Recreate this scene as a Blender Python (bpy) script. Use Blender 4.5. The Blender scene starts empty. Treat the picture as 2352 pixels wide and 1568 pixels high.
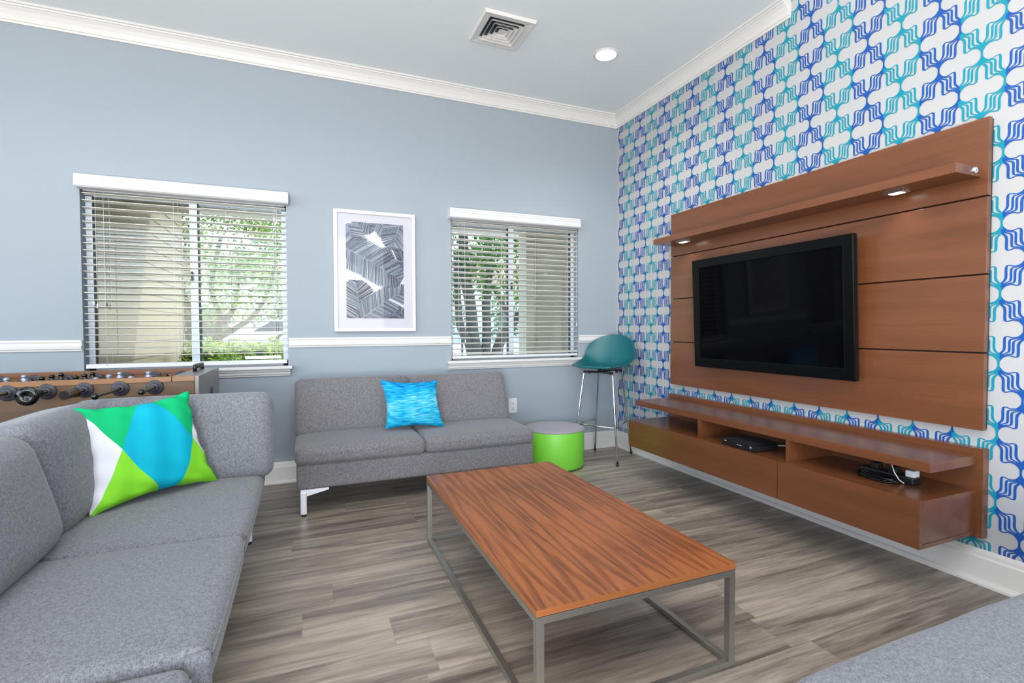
import bpy, bmesh, math, random
import numpy as np
from mathutils import Vector, Matrix, Euler
random.seed(7); rng = np.random.default_rng(7)
PI = math.pi
S = bpy.context.scene
COL = S.collection

# ------------------------------------------------------------------ camera
def look(yaw, pitch, roll):
    cy, sy, cp, sp = math.cos(yaw), math.sin(yaw), math.cos(pitch), math.sin(pitch)
    f = Vector((sy*cp, cy*cp, sp)); r = Vector((cy, -sy, 0)); u = r.cross(f)
    cr, sr = math.cos(roll), math.sin(roll)
    R = cr*r + sr*u; U = -sr*r + cr*u
    return Matrix(((R.x, U.x, -f.x), (R.y, U.y, -f.y), (R.z, U.z, -f.z)))
cam = bpy.data.cameras.new('camera'); camo = bpy.data.objects.new('camera', cam); COL.objects.link(camo)
cam.sensor_width = 36.0; cam.lens = 1147.37*36/2352; cam.clip_start = 0.02; cam.clip_end = 300
M4 = look(math.radians(22.36), math.radians(-1.552), math.radians(-0.207)).to_4x4()
M4.translation = (-2.6613, -3.9172, 1.1)
camo.matrix_world = M4
S.camera = camo

# ------------------------------------------------------------------ world, sun, lights, exposure
S.view_settings.view_transform = 'Standard'; S.view_settings.look = 'None'
S.view_settings.exposure = 0.45; S.view_settings.gamma = 1.0; S.view_settings.use_curve_mapping = False
S.cycles.use_denoising = True
S.cycles.max_bounces = 8; S.cycles.diffuse_bounces = 5; S.cycles.transparent_max_bounces = 24
S.cycles.sample_clamp_indirect = 6.0; S.cycles.caustics_reflective = False; S.cycles.caustics_refractive = False
W = bpy.data.worlds.new('world'); S.world = W; W.use_nodes = True
wn = W.node_tree.nodes; wl = W.node_tree.links
bg = wn['Background']; sky = wn.new('ShaderNodeTexSky')
sky.sky_type = 'NISHITA'; sky.sun_disc = False; sky.sun_elevation = math.radians(52); sky.sun_rotation = math.radians(54)
wl.new(sky.outputs[0], bg.inputs[0]); bg.inputs[1].default_value = 0.62
sun = bpy.data.lights.new('sun', 'SUN'); sun.energy = 2.7; sun.angle = 0.01; sun.color = (1, .96, .88)
suno = bpy.data.objects.new('sun', sun); COL.objects.link(suno)
suno.rotation_euler = Vector((0.50, 0.36, 0.80)).to_track_quat('Z', 'Y').to_euler()
def area(name, loc, target, sx, sy, power, col=(1, 1, 1), spread=180):
    l = bpy.data.lights.new(name, 'AREA'); l.shape = 'RECTANGLE'; l.size = sx; l.size_y = sy; l.energy = power; l.color = col
    l.spread = math.radians(spread)
    o = bpy.data.objects.new(name, l); COL.objects.link(o); o.location = loc
    d = Vector(target) - Vector(loc); o.rotation_euler = d.to_track_quat('-Z', 'Y').to_euler(); return o
# added area fills standing in for daylight from the room's unseen end and side
area('end_fill_light', (-4.2, -8.3, 1.9), (-4.2, 0, 1.7), 6.5, 2.6, 165, (1, .985, .97))
area('side_fill_light', (-7.9, -4.6, 1.9), (0, -4.6, 1.5), 5.0, 2.4, 78, (1, .99, .98))
area('ceiling_bounce_fill', (-3.6, -5.7, .30), (-3.2, -4.3, 3.2), 1.3, 1.3, 205, (1, .99, .98))  # added uplight out of view, brightens the low ceiling
area('overhead_fill_light', (-3.0, -4.4, 3.9), (-3.0, -4.2, 0), 3.0, 2.0, 60, (1, .97, .93))  # added unseen panel, fills the room with light from above

# ------------------------------------------------------------------ helpers
def srgb(r, g, b):
    def f(c):
        c /= 255.0
        return c/12.92 if c <= .04045 else ((c+.055)/1.055)**2.4
    return (f(r), f(g), f(b), 1.0)
def newmat(name):
    m = bpy.data.materials.new(name); m.use_nodes = True
    nt = m.node_tree; b = nt.nodes['Principled BSDF']; return m, nt, b
def simple(name, col, rough=.5, metal=0.0, spec=.5, coat=0, noise=0.0, nscale=30, bump=0.0, bscale=200, emit=None, es=0):
    m, nt, b = newmat(name)
    b.inputs['Base Color'].default_value = col; b.inputs['Roughness'].default_value = rough
    b.inputs['Metallic'].default_value = metal; b.inputs['Specular IOR Level'].default_value = spec
    b.inputs['Coat Weight'].default_value = coat; b.inputs['Coat Roughness'].default_value = .15
    N = nt.nodes; L = nt.links
    tc = N.new('ShaderNodeTexCoord')
    if noise > 0:
        n = N.new('ShaderNodeTexNoise'); n.inputs['Scale'].default_value = nscale; n.inputs['Detail'].default_value = 4
        L.new(tc.outputs['Object'], n.inputs['Vector'])
        mx = N.new('ShaderNodeMix'); mx.data_type = 'RGBA'
        mx.inputs[6].default_value = tuple(c*(1-noise) for c in col[:3])+(1,)
        mx.inputs[7].default_value = tuple(min(1, c*(1+noise)) for c in col[:3])+(1,)
        L.new(n.outputs['Fac'], mx.inputs[0]); L.new(mx.outputs[2], b.inputs['Base Color'])
    if bump > 0:
        n2 = N.new('ShaderNodeTexNoise'); n2.inputs['Scale'].default_value = bscale; n2.inputs['Detail'].default_value = 3
        L.new(tc.outputs['Object'], n2.inputs['Vector'])
        bp = N.new('ShaderNodeBump'); bp.inputs['Strength'].default_value = bump; bp.inputs['Distance'].default_value = .002
        L.new(n2.outputs['Fac'], bp.inputs['Height']); L.new(bp.outputs[0], b.inputs['Normal'])
    if emit:
        b.inputs['Emission Color'].default_value = emit; b.inputs['Emission Strength'].default_value = es
    return m
class G:
    """tiny node graph helper"""
    def __init__(s, nt): s.N = nt.nodes; s.L = nt.links
    def m(s, op, a, b=None, c=None, clamp=False):
        n = s.N.new('ShaderNodeMath'); n.operation = op; n.use_clamp = clamp
        for i, v in enumerate((a, b, c)):
            if v is None: continue
            if isinstance(v, (int, float)): n.inputs[i].default_value = v
            else: s.L.new(v, n.inputs[i])
        return n.outputs[0]
    def ramp(s, fac, stops, interp='LINEAR'):
        n = s.N.new('ShaderNodeValToRGB'); n.color_ramp.interpolation = interp
        e = n.color_ramp.elements
        while len(e) > 1: e.remove(e[0])
        e[0].position = stops[0][0]; e[0].color = stops[0][1]
        for p, c in stops[1:]:
            k = e.new(p); k.color = c
        s.L.new(fac, n.inputs[0]); return n.outputs[0]
    def mix(s, f, a, b, mode='MIX'):
        n = s.N.new('ShaderNodeMix'); n.data_type = 'RGBA'; n.blend_type = mode
        for i, v in ((0, f), (6, a), (7, b)):
            if isinstance(v, (int, float)): n.inputs[i].default_value = v
            elif isinstance(v, tuple): n.inputs[i].default_value = v
            else: s.L.new(v, n.inputs[i])
        return n.outputs[2]
    def noise(s, vec, scale, detail=4, rough=.5, dist=0):
        n = s.N.new('ShaderNodeTexNoise'); n.inputs['Scale'].default_value = scale; n.inputs['Detail'].default_value = detail
        n.inputs['Roughness'].default_value = rough; n.inputs['Distortion'].default_value = dist
        s.L.new(vec, n.inputs['Vector']); return n.outputs['Fac']
    def comb(s, x, y, z):
        n = s.N.new('ShaderNodeCombineXYZ')
        for i, v in enumerate((x, y, z)):
            if isinstance(v, (int, float)): n.inputs[i].default_value = v
            else: s.L.new(v, n.inputs[i])
        return n.outputs[0]
    def sep(s, v):
        n = s.N.new('ShaderNodeSeparateXYZ'); s.L.new(v, n.inputs[0]); return n.outputs
    def coord(s, which='Object'):
        return s.N.new('ShaderNodeTexCoord').outputs[which]
    def bump(s, h, b, strength=.3, dist=.002):
        n = s.N.new('ShaderNodeBump'); n.inputs['Strength'].default_value = strength; n.inputs['Distance'].default_value = dist
        s.L.new(h, n.inputs['Height']); s.L.new(n.outputs[0], b.inputs['Normal'])

class MB:
    """mesh builder: collects shapes into one mesh (with material slots)"""
    def __init__(s): s.v = []; s.f = []; s.mi = []; s.sm = []; s.uv = None
    def add(s, verts, faces, mi=0, smooth=False):
        o = len(s.v); s.v += [tuple(v) for v in verts]
        for f in faces: s.f.append(tuple(i+o for i in f)); s.mi.append(mi); s.sm.append(smooth)
    def box(s, x0, x1, y0, y1, z0, z1, mi=0, bev=0):
        if x0 > x1: x0, x1 = x1, x0
        if y0 > y1: y0, y1 = y1, y0
        if z0 > z1: z0, z1 = z1, z0
        if bev <= 0:
            v = [(x0,y0,z0),(x1,y0,z0),(x1,y1,z0),(x0,y1,z0),(x0,y0,z1),(x1,y0,z1),(x1,y1,z1),(x0,y1,z1)]
            s.add(v, [(0,3,2,1),(4,5,6,7),(0,1,5,4),(1,2,6,5),(2,3,7,6),(3,0,4,7)], mi); return
        bm = bmesh.new(); bmesh.ops.create_cube(bm, size=1)
        for q in bm.verts:
            q.co = Vector(((x0+x1)/2+q.co.x*(x1-x0), (y0+y1)/2+q.co.y*(y1-y0), (z0+z1)/2+q.co.z*(z1-z0)))
        bmesh.ops.bevel(bm, geom=list(bm.edges), offset=bev, segments=2, profile=.6, affect='EDGES')
        s.frombm(bm, mi)
    def frombm(s, bm, mi=0, smooth=False, mat=None):
        bm.verts.ensure_lookup_table(); bm.verts.index_update()
        vs = [(mat @ v.co) if mat else v.co.copy() for v in bm.verts]
        s.add(vs, [tuple(v.index for v in f.verts) for f in bm.faces], mi, smooth); bm.free()
    def tube(s, pts, r, n=10, mi=0, caps=True, closed=False):
        pts = [Vector(p) for p in pts]; k = len(pts)
        rr = r if isinstance(r, (list, tuple)) else [r]*k
        rings = []; up = None
        for i, p in enumerate(pts):
            if closed: t = pts[(i+1) % k]-pts[i-1]
            else: t = pts[min(i+1, k-1)]-pts[max(i-1, 0)]
            t.normalize()
            if up is None: up = Vector((0, 0, 1)) if abs(t.z) < .9 else Vector((1, 0, 0))
            a = t.cross(up); a.normalize(); b = t.cross(a); up = -b if b.length else up
            up = a.cross(t)
            rings.append([p+(a*math.cos(q)+up*math.sin(q))*rr[i] for q in [2*PI*j/n for j in range(n)]])
        vs = [v for g in rings for v in g]; fs = []
        for i in range(k if closed else k-1):
            for j in range(n):
                a0 = i*n+j; a1 = i*n+(j+1) % n; b0 = ((i+1) % k)*n+j; b1 = ((i+1) % k)*n+(j+1) % n
                fs.append((a0, a1, b1, b0))
        s.add(vs, fs, mi, True)
        if caps and not closed:
            o = len(s.v)-len(vs)
            s.f.append(tuple(o+j for j in range(n))[::-1]); s.mi.append(mi); s.sm.append(False)
            s.f.append(tuple(o+(k-1)*n+j for j in range(n))); s.mi.append(mi); s.sm.append(False)
    def lathe(s, prof, c=(0,0,0), n=32, mi=0, mat=None, smooth=True):
        vs = []; fs = []; k = len(prof)
        for j in range(n):
            a = 2*PI*j/n
            for (r, z) in prof:
                p = Vector((r*math.cos(a), r*math.sin(a), z))
                if mat: p = mat @ p
                vs.append(p+Vector(c))
        for j in range(n):
            for i in range(k-1):
                a0 = j*k+i; b0 = ((j+1) % n)*k+i
                fs.append((a0, b0, b0+1, a0+1))
        s.add(vs, fs, mi, smooth)
    def sphere(s, c, r, mi=0, n=12, sc=(1,1,1)):
        prof = [(max(1e-5, math.sin(PI*i/n))*r, -math.cos(PI*i/n)*r) for i in range(n+1)]
        s.lathe([(a*sc[0], b*sc[2]) for a, b in prof], c, n*2, mi)
    def prism(s, prof, axis, a, b, mi=0, smooth=False):
        """extrude 2D profile along axis x or y ('x': prof=(y,z); 'y': prof=(x,z))"""
        n = len(prof)
        if axis == 'x': v = [(a, p[0], p[1]) for p in prof]+[(b, p[0], p[1]) for p in prof]
        else: v = [(p[0], a, p[1]) for p in prof]+[(p[0], b, p[1]) for p in prof]
        f = [(i, (i+1) % n, n+(i+1) % n, n+i) for i in range(n)]+[tuple(range(n))[::-1], tuple(range(n, 2*n))]
        s.add(v, f, mi, smooth)
    def build(s, name, mats, parent=None, loc=None, fix=True):
        me = bpy.data.meshes.new(name); me.from_pydata(s.v, [], s.f)
        if not isinstance(mats, (list, tuple)): mats = [mats]
        for m in mats: me.materials.append(m)
        me.polygons.foreach_set('material_index', s.mi); me.polygons.foreach_set('use_smooth', s.sm)
        if s.uv is not None:
            l = me.uv_layers.new(name='UVMap'); vi = np.empty(len(me.loops), dtype=np.int32)
            me.loops.foreach_get('vertex_index', vi); l.data.foreach_set('uv', np.array(s.uv, dtype=np.float32)[vi].ravel())
        me.update()
        if fix and len(s.v) < 60000:
            bm = bmesh.new(); bm.from_mesh(me); bmesh.ops.recalc_face_normals(bm, faces=bm.faces); bm.to_mesh(me); bm.free()
        o = bpy.data.objects.new(name, me); COL.objects.link(o)
        if parent is not None:
            o.parent = parent
            base = parent
            off = Vector((0,0,0))
            while base is not None: off += base.location; base = base.parent
            me.transform(Matrix.Translation(-off))      # vertices are given in world coordinates
        elif loc is not None:
            me.transform(Matrix.Translation(-Vector(loc))); o.location = loc
        return o
def tag(o, label, cat, group=None, kind=None):
    o['label'] = label
    if cat: o['category'] = cat
    if group: o['group'] = group
    if kind: o['kind'] = kind
    return o
def thing(name, label, cat, loc, group=None):
    o = bpy.data.objects.new(name, None); COL.objects.link(o); o.location = loc; o.empty_display_size = .1
    return tag(o, label, cat, group)
def struct(o, label=None):
    o['kind'] = 'structure'
    if label: o['label'] = label
    return o
def dup(o, parent=None, delta=None):
    c = o.copy(); COL.objects.link(c)
    if parent is not None: c.parent = parent
    if delta is not None: c.location = Vector(o.location)+Vector(delta)
    for ch in [x for x in KIDS.get(o.name, [])]: pass
    for ch in list(o.children): dup(ch, c)
    return c
KIDS = {}

# ------------------------------------------------------------------ materials
M_wall = simple('wall_blue_grey_paint', srgb(147, 156, 165), .75, spec=.25, noise=.02, nscale=2, bump=.12, bscale=260)
M_wall2 = simple('wall_offwhite_paint', srgb(226, 224, 220), .8, spec=.2, noise=.02, nscale=2)
M_ceil = simple('ceiling_paint', srgb(224, 230, 232), .85, spec=.15, noise=.01, nscale=3, bump=.1, bscale=200)
M_trim = simple('white_trim_paint', srgb(208, 206, 204), .35, spec=.4, noise=.01, nscale=4)
M_paper = simple('wallpaper_ground', srgb(173, 173, 175), .6, spec=.3, noise=.012, nscale=3)
M_teal_ink = simple('wallpaper_teal_ink', srgb(4, 132, 154), .45, spec=.4, noise=.06, nscale=1.2)
M_blue_ink = simple('wallpaper_blue_ink', srgb(16, 76, 152), .45, spec=.4, noise=.06, nscale=1.2)
M_white_pl = simple('white_plastic', srgb(206, 206, 210), .35, noise=.01)
M_slat = simple('blind_slat_white', srgb(226, 224, 216), .4, noise=.01)
M_alu = simple('white_aluminium_frame', srgb(205, 214, 226), .35, spec=.5, noise=.01)
M_dark = simple('dark_gasket', srgb(40, 44, 50), .5)
M_black = simple('black_plastic', srgb(22, 22, 24), .35, noise=.05)
M_blackg = simple('black_gloss', srgb(8, 8, 10), .12, noise=.05)
M_chrome = simple('chrome', (.78, .78, .78, 1), .12, 1.0, noise=.02)
M_steel = simple('brushed_dark_steel', srgb(172, 169, 163), .36, .85, noise=.08, nscale=60)
M_silver = simple('silver_paint_leg', srgb(214, 216, 222), .35, .35, noise=.02)
M_lime = simple('lime_vinyl', srgb(120, 205, 62), .42, noise=.03, nscale=5, bump=.1, bscale=400)
M_stool = simple('teal_plastic_shell', srgb(8, 92, 99), .42, noise=.03, nscale=4, bump=.05, bscale=500)
M_mat_board = simple('mat_board', srgb(196, 194, 206), .6, noise=.005)

def fabric(name, c1, c2, scale=520):
    m, nt, b = newmat(name); g = G(nt); co = g.coord()
    x, y, z = g.sep(co)
    a = g.noise(g.comb(g.m('MULTIPLY', x, .35), y, z), scale, 2, .6)
    c = g.noise(g.comb(x, g.m('MULTIPLY', y, .35), g.m('MULTIPLY', z, .35)), scale*.8, 2, .6)
    w = g.m('MULTIPLY', g.m('ADD', a, c), .5)
    big = g.noise(co, 90, 2, .5)
    w2 = g.m('ADD', g.m('MULTIPLY', w, .8), g.m('MULTIPLY', big, .2))
    colr = g.ramp(w2, [(.36, c1), (.64, c2)])
    nt.links.new(colr, b.inputs['Base Color'])
    b.inputs['Roughness'].default_value = .95; b.inputs['Specular IOR Level'].default_value = .15
    b.inputs['Sheen Weight'].default_value = .25; b.inputs['Sheen Roughness'].default_value = .5
    g.bump(w2, b, .5, .0015); return m
M_fab = fabric('grey_tweed_fabric', srgb(74, 72, 75), srgb(138, 135, 139))
M_fab2 = fabric('light_grey_tweed_fabric', srgb(78, 79, 84), srgb(139, 140, 146))
M_greytop = fabric('pouf_grey_felt', srgb(128, 122, 130), srgb(168, 162, 170), 700)

def wood_panel(name, ca, cb, rough=.35, axis='y', coat=.15):
    m, nt, b = newmat(name); g = G(nt); x, y, z = g.sep(g.coord())
    if axis == 'y': v = g.comb(g.m('MULTIPLY', x, 14), g.m('MULTIPLY', y, 1.2), g.m('MULTIPLY', z, 14)); v2 = g.comb(g.m('MULTIPLY', x, 120), g.m('MULTIPLY', y, 3), g.m('MULTIPLY', z, 120))
    else: v = g.comb(g.m('MULTIPLY', x, 1.2), g.m('MULTIPLY', y, 14), g.m('MULTIPLY', z, 14)); v2 = g.comb(g.m('MULTIPLY', x, 3), g.m('MULTIPLY', y, 120), g.m('MULTIPLY', z, 120))
    n1 = g.noise(v, 1, 4, .55, .4); n2 = g.noise(v2, 1, 3, .6)
    f = g.m('ADD', g.m('MULTIPLY', n1, .65), g.m('MULTIPLY', n2, .35))
    nt.links.new(g.ramp(f, [(.3, ca), (.7, cb)]), b.inputs['Base Color'])
    b.inputs['Roughness'].default_value = rough; b.inputs['Coat Weight'].default_value = coat; b.inputs['Coat Roughness'].default_value = .2
    g.bump(n2, b, .08, .001); return m
M_tvwood = wood_panel('cherry_laminate', srgb(92, 52, 29), srgb(115, 68, 41), .31, coat=.3)
M_tvedge = wood_panel('cherry_laminate_edge', srgb(140, 100, 74), srgb(160, 118, 90), .4)
M_foos = wood_panel('foosball_walnut_laminate', srgb(64, 43, 25), srgb(106, 73, 42), .45, 'x', 0)
M_foosrail = wood_panel('foosball_rail_wood', srgb(126, 84, 46), srgb(150, 102, 60), .4, 'x', 0)
M_foosin = wood_panel('foosball_inner_wood', srgb(108, 62, 34), srgb(128, 77, 43), .4, 'x', 0)
M_foosgrey = simple('foosball_grey_end', srgb(128, 124, 122), .35, noise=.04, nscale=3, spec=.5)
M_field = simple('foosball_playfield', srgb(60, 110, 70), .5, noise=.05)

# walnut veneer table top: grain along y, mirrored veneer leaves with cathedral figure
def walnut():
    m, nt, b = newmat('walnut_veneer'); g = G(nt); x, y, z = g.sep(g.coord())
    Wd = .119
    q = g.m('DIVIDE', x, Wd); fr = g.m('FRACT', q); fl = g.m('FLOOR', q)
    a = g.m('ABSOLUTE', g.m('SUBTRACT', fr, .5))
    rnd = g.m('MULTIPLY', g.m('SINE', g.m('MULTIPLY', fl, 12.7)), .035)
    aa = g.m('SQRT', g.m('ADD', g.m('MULTIPLY', a, a), .006))
    wob = g.noise(g.comb(g.m('ADD', g.m('MULTIPLY', a, 4), g.m('MULTIPLY', fl, .13)), g.m('MULTIPLY', y, 2.2), 0), 1.0, 4, .55, .5)
    ph = g.m('ADD', g.m('ADD', g.m('MULTIPLY', y, 1.5), rnd), g.m('ADD', g.m('MULTIPLY', aa, 3.4), g.m('MULTIPLY', wob, 1.9)))
    w1 = g.m('ADD', g.m('MULTIPLY', g.m('SINE', g.m('MULTIPLY', ph, 6.3)), .5), .5)
    w2 = g.m('ADD', g.m('MULTIPLY', g.m('SINE', g.m('MULTIPLY', ph, 17.0)), .5), .5)
    fine = g.noise(g.comb(g.m('MULTIPLY', x, 260), g.m('MULTIPLY', y, 7), 0), 1, 3, .6)
    big = g.noise(g.comb(g.m('MULTIPLY', x, 8), g.m('MULTIPLY', y, 1.6), 0), 1, 2, .5)
    f = g.m('ADD', g.m('ADD', g.m('MULTIPLY', w1, .27), g.m('MULTIPLY', w2, .06)), g.m('ADD', g.m('MULTIPLY', fine, .28), g.m('MULTIPLY', big, .26)))
    c = g.ramp(f, [(.20, srgb(92, 50, 26)), (.36, srgb(128, 71, 37)), (.54, srgb(150, 86, 46)), (.76, srgb(168, 101, 58))])
    nt.links.new(c, b.inputs['Base Color']); b.inputs['Roughness'].default_value = .36
    b.inputs['Specular IOR Level'].default_value = .35
    return m
M_walnut = walnut()

def planks():
    m, nt, b = newmat('vinyl_plank_floor'); g = G(nt); x, y, z = g.sep(g.coord())
    PW, PL = .178, 1.22
    ry = g.m('DIVIDE', g.m('ADD', y, .052), PW); row = g.m('FLOOR', ry); fy = g.m('FRACT', ry)
    off = g.m('FRACT', g.m('MULTIPLY', g.m('SINE', g.m('MULTIPLY', row, 78.233)), 437.58))
    rx = g.m('ADD', g.m('DIVIDE', x, PL), off); colm = g.m('FLOOR', rx); fx = g.m('FRACT', rx)
    wn_ = nt.nodes.new('ShaderNodeTexWhiteNoise'); wn_.noise_dimensions = '2D'
    nt.links.new(g.comb(row, colm, 0), wn_.inputs['Vector'])
    rnd = wn_.outputs['Value']
    ox = g.m('MULTIPLY', rnd, 37.0)
    base = g.comb(g.m('ADD', g.m('MULTIPLY', x, 1.0), ox), g.m('MULTIPLY', y, 11), ox)
    n1 = g.noise(base, 1.5, 4, .55, .7)
    n2 = g.noise(g.comb(g.m('ADD', g.m('MULTIPLY', x, 5), ox), g.m('MULTIPLY', y, 90), ox), 1, 4, .65, .3)
    n3 = g.noise(g.comb(g.m('ADD', g.m('MULTIPLY', x, 14), ox), g.m('MULTIPLY', y, 320), 0), 1, 2, .6)
    f = g.m('ADD', g.m('ADD', g.m('MULTIPLY', n1, .55), g.m('MULTIPLY', n2, .30)), g.m('ADD', g.m('MULTIPLY', n3, .10), g.m('MULTIPLY', rnd, .10)))
    c = g.ramp(f, [(.36, srgb(90, 79, 72)), (.46, srgb(122, 111, 103)), (.55, srgb(150, 138, 126)), (.66, srgb(178, 165, 151))])
    seam = g.m('MAXIMUM', g.m('LESS_THAN', fy, .010), g.m('LESS_THAN', fx, .0012))
    c2 = g.mix(g.m('MULTIPLY', seam, .35), c, srgb(80, 72, 66))
    nt.links.new(c2, b.inputs['Base Color'])
    rr = g.m('ADD', g.m('MULTIPLY', n2, .12), .30)
    nt.links.new(rr, b.inputs['Roughness']); b.inputs['Specular IOR Level'].default_value = .45
    g.bump(n2, b, .08, .001)
    return m
M_floor = planks()

def glassmat(name, tint=(.93, .96, .95), ior=1.5):
    m = bpy.data.materials.new(name); m.use_nodes = True; nt = m.node_tree; N = nt.nodes; L = nt.links
    N.remove(N['Principled BSDF']); out = N['Material Output']
    tr = N.new('ShaderNodeBsdfTransparent'); tr.inputs[0].default_value = (*tint, 1)
    gl = N.new('ShaderNodeBsdfGlossy'); gl.inputs['Roughness'].default_value = .01
    fr = N.new('ShaderNodeFresnel'); fr.inputs[0].default_value = ior
    mx = N.new('ShaderNodeMixShader'); L.new(fr.outputs[0], mx.inputs[0]); L.new(tr.outputs[0], mx.inputs[1]); L.new(gl.outputs[0], mx.inputs[2])
    L.new(mx.outputs[0], out.inputs[0]); return m
M_glass = glassmat('window_glass')
M_screenmesh = glassmat('screened_glass', (.66, .66, .61))
M_picglass = glassmat('picture_glass', (1, 1, 1), 1.22)

# ------------------------------------------------------------------ room shell
H1, H2, YS = 3.02, 3.95, -1.79           # dropped ceiling height, main ceiling height, soffit line
WO = [(-3.955, -2.785), (-1.578, -.408)]  # window openings along the back wall
ZS, ZT = .837, 1.985
b = MB(); b.box(-8, .3, -8.5, .16, -.1, 0)
struct(b.build('floor', M_floor), 'grey-brown wood-look plank floor')
b = MB()
xs = [-8.15, WO[0][0], WO[0][1], WO[1][0], WO[1][1], .15]
for a, c in ((0, 1), (2, 3), (4, 5)): b.box(xs[a], xs[c], 0, .16, 0, H2)
for w in WO: b.box(w[0], w[1], 0, .16, 0, ZS-.02); b.box(w[0], w[1], 0, .16, ZT, H2)
struct(b.build('wall_back', M_wall), 'blue-grey painted wall with two windows')
b = MB(); b.box(-8.15, -8, -8.65, 0, 0, 1.0); b.box(-8.15, -8, -8.65, 0, 3.1, H2); b.box(-8.15, -8, -2.0, 0, 1, 3.1); b.box(-8.15, -8, -8.65, -7.2, 1, 3.1)
struct(b.build('wall_left', M_wall2), 'off-white wall on the open side of the room')
b = MB(); b.box(-8, .15, -8.65, -8.5, 0, .6); b.box(-8, .15, -8.65, -8.5, 3.2, H2); b.box(-8, -7.4, -8.65, -8.5, .6, 3.2); b.box(-.9, .15, -8.65, -8.5, .6, 3.2)
struct(b.build('wall_front', M_wall2), 'off-white wall behind the viewer')
b = MB(); b.box(-8, 0, YS, 0, H1, H1+.12); b.box(-8, 0, YS-.02, YS, H1, H2); b.box(-8.15, .15, -8.65, .15, H2, H2+.12)
struct(b.build('ceiling', M_ceil), 'pale grey ceiling, lower towards the back wall')

# right wall with its printed wallpaper (ribbons of the pattern lie in the paper)
b = MB(); b.box(0, .15, -8.65, 0, 0, H2, 0)
DU, DV = .0782, .1455
path = {4: [(0,0),(.03,.08),(.14,.18),(.30,.235),(.48,.245),(.64,.215),(.745,.225),(.785,.30),(.785,.53),(.83,.62),(.93,.69),(.985,.79),(1,1.0)],
        3: [(0,0),(.02,.10),(.10,.20),(.25,.262),(.42,.283),(.53,.295),(.58,.36),(.58,.58),(.62,.655),(.74,.69),(.88,.74),(.97,.84),(1,1.0)]}
path[2] = [(1-u, 1-v) for u, v in path[3]][::-1]; path[1] = [(1-u, 1-v) for u, v in path[4]][::-1]
def cat(pts, sub=3):
    out = []
    P = [pts[0]]+pts+[pts[-1]]
    for i in range(1, len(P)-2):
        p0, p1, p2, p3 = [np.array(q) for q in P[i-1:i+3]]
        for k in range(sub):
            t = k/sub
            out.append(.5*((2*p1)+(-p0+p2)*t+(2*p0-5*p1+4*p2-p3)*t*t+(-p0+3*p1-3*p2+p3)*t**3))
    out.append(np.array(pts[-1])); return np.array(out)
strand = {}
for k in path:
    c = cat(path[k], 3); mtr = c*np.array([DU, DV])
    t = np.gradient(mtr, axis=0); t /= np.linalg.norm(t, axis=1)[:, None]
    nrm = np.stack([-t[:, 1], t[:, 0]], 1)
    v = c[:, 1]
    full = .0094 if k in (1, 4) else .0082
    vert = np.clip((np.abs(t[:, 1])-.55)/.35, 0, 1)            # thick where the strand runs vertically, thin where it sweeps
    mid = np.clip((np.minimum(v, 1-v)-.10)/.16, 0, 1)
    wdt = .0046+(full-.0046)*vert*mid-.0012*(1-mid)
    wdt = np.convolve(np.pad(wdt, 1, mode='edge'), [.25, .5, .25], 'valid')
    strand[k] = (mtr, nrm, wdt)
Y0 = -2.769; Z0 = 2.398
def bundle(yn, zn, su, sv, mi, par=0):
    for k, (mtr, nrm, wdt) in strand.items():
        L = mtr+nrm*wdt[:, None]/2; R = mtr-nrm*wdt[:, None]/2
        vs = []
        n = len(L)
        for q in np.concatenate([L, R]):
            vs.append((-.0005-.0001*((k-1)*4+(2 if su > 0 else 0)+par), yn+su*q[0], min(max(zn+sv*q[1], .14), H2)))
        fs = [(i, i+1, n+i+1, n+i) if su*sv > 0 else (n+i, n+i+1, i+1, i) for i in range(n-1)]
        b.add(vs, fs, mi)
def ink(y):   # colour alternates every two half-columns
    return 1 if int(math.floor((y-(Y0+2*DU))/(2*DU))) % 2 else 2
for i in range(-34, 37):
    yc = Y0+i*DU
    if yc > .05: break
    for j in range(-18, 12):
        if (i+j) % 2: continue
        zc = Z0+j*DV
        for su in (1, -1):
            ym = yc+su*DU/2
            if ym > 0: continue
            mi = ink(ym)
            if zc < H2-.02: bundle(yc, zc, su, 1, mi, j % 2)
        # pinch line at the node
        n = 9; vs = []
        for s_ in range(n):
            t = -1+2*s_/(n-1); hw = .0036+.0020*abs(t)**2
            zz = min(max(zc+t*.024, .14), H2)
            vs += [(-.0022, yc-hw, zz), (-.0022, yc+hw, zz)]
        b.add(vs, [(2*q, 2*q+1, 2*q+3, 2*q+2) for q in range(n-1)], ink(yc+.01 if yc < -.01 else yc-.01))
# clip ribbons that would stick out past the corner
b.v = [(x, min(y, 0.0), z) for (x, y, z) in b.v]
struct(b.build('wall_right', [M_paper, M_teal_ink, M_blue_ink], fix=False), 'white wall papered in a teal and blue retro lattice')

# crown mouldings
def crown_prof(sgn=1):
    B = 2.917; T = H1
    return [(0, B), (-.012, B), (-.014, B+.012), (-.020, B+.014), (-.022, B+.022), (-.030, B+.040), (-.044, B+.062), (-.060, B+.078), (-.066, B+.080), (-.068, B+.088), (-.078, B+.090), (-.078, T), (0, T)]
b = MB(); b.prism(crown_prof(), 'x', -8, 0); struct(b.build('trim_1', M_trim), 'white crown moulding along the back wall')
b = MB(); b.prism(crown_prof(), 'y', YS+.01, 0); struct(b.build('trim_2', M_trim), 'white crown moulding along the papered wall')
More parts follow.
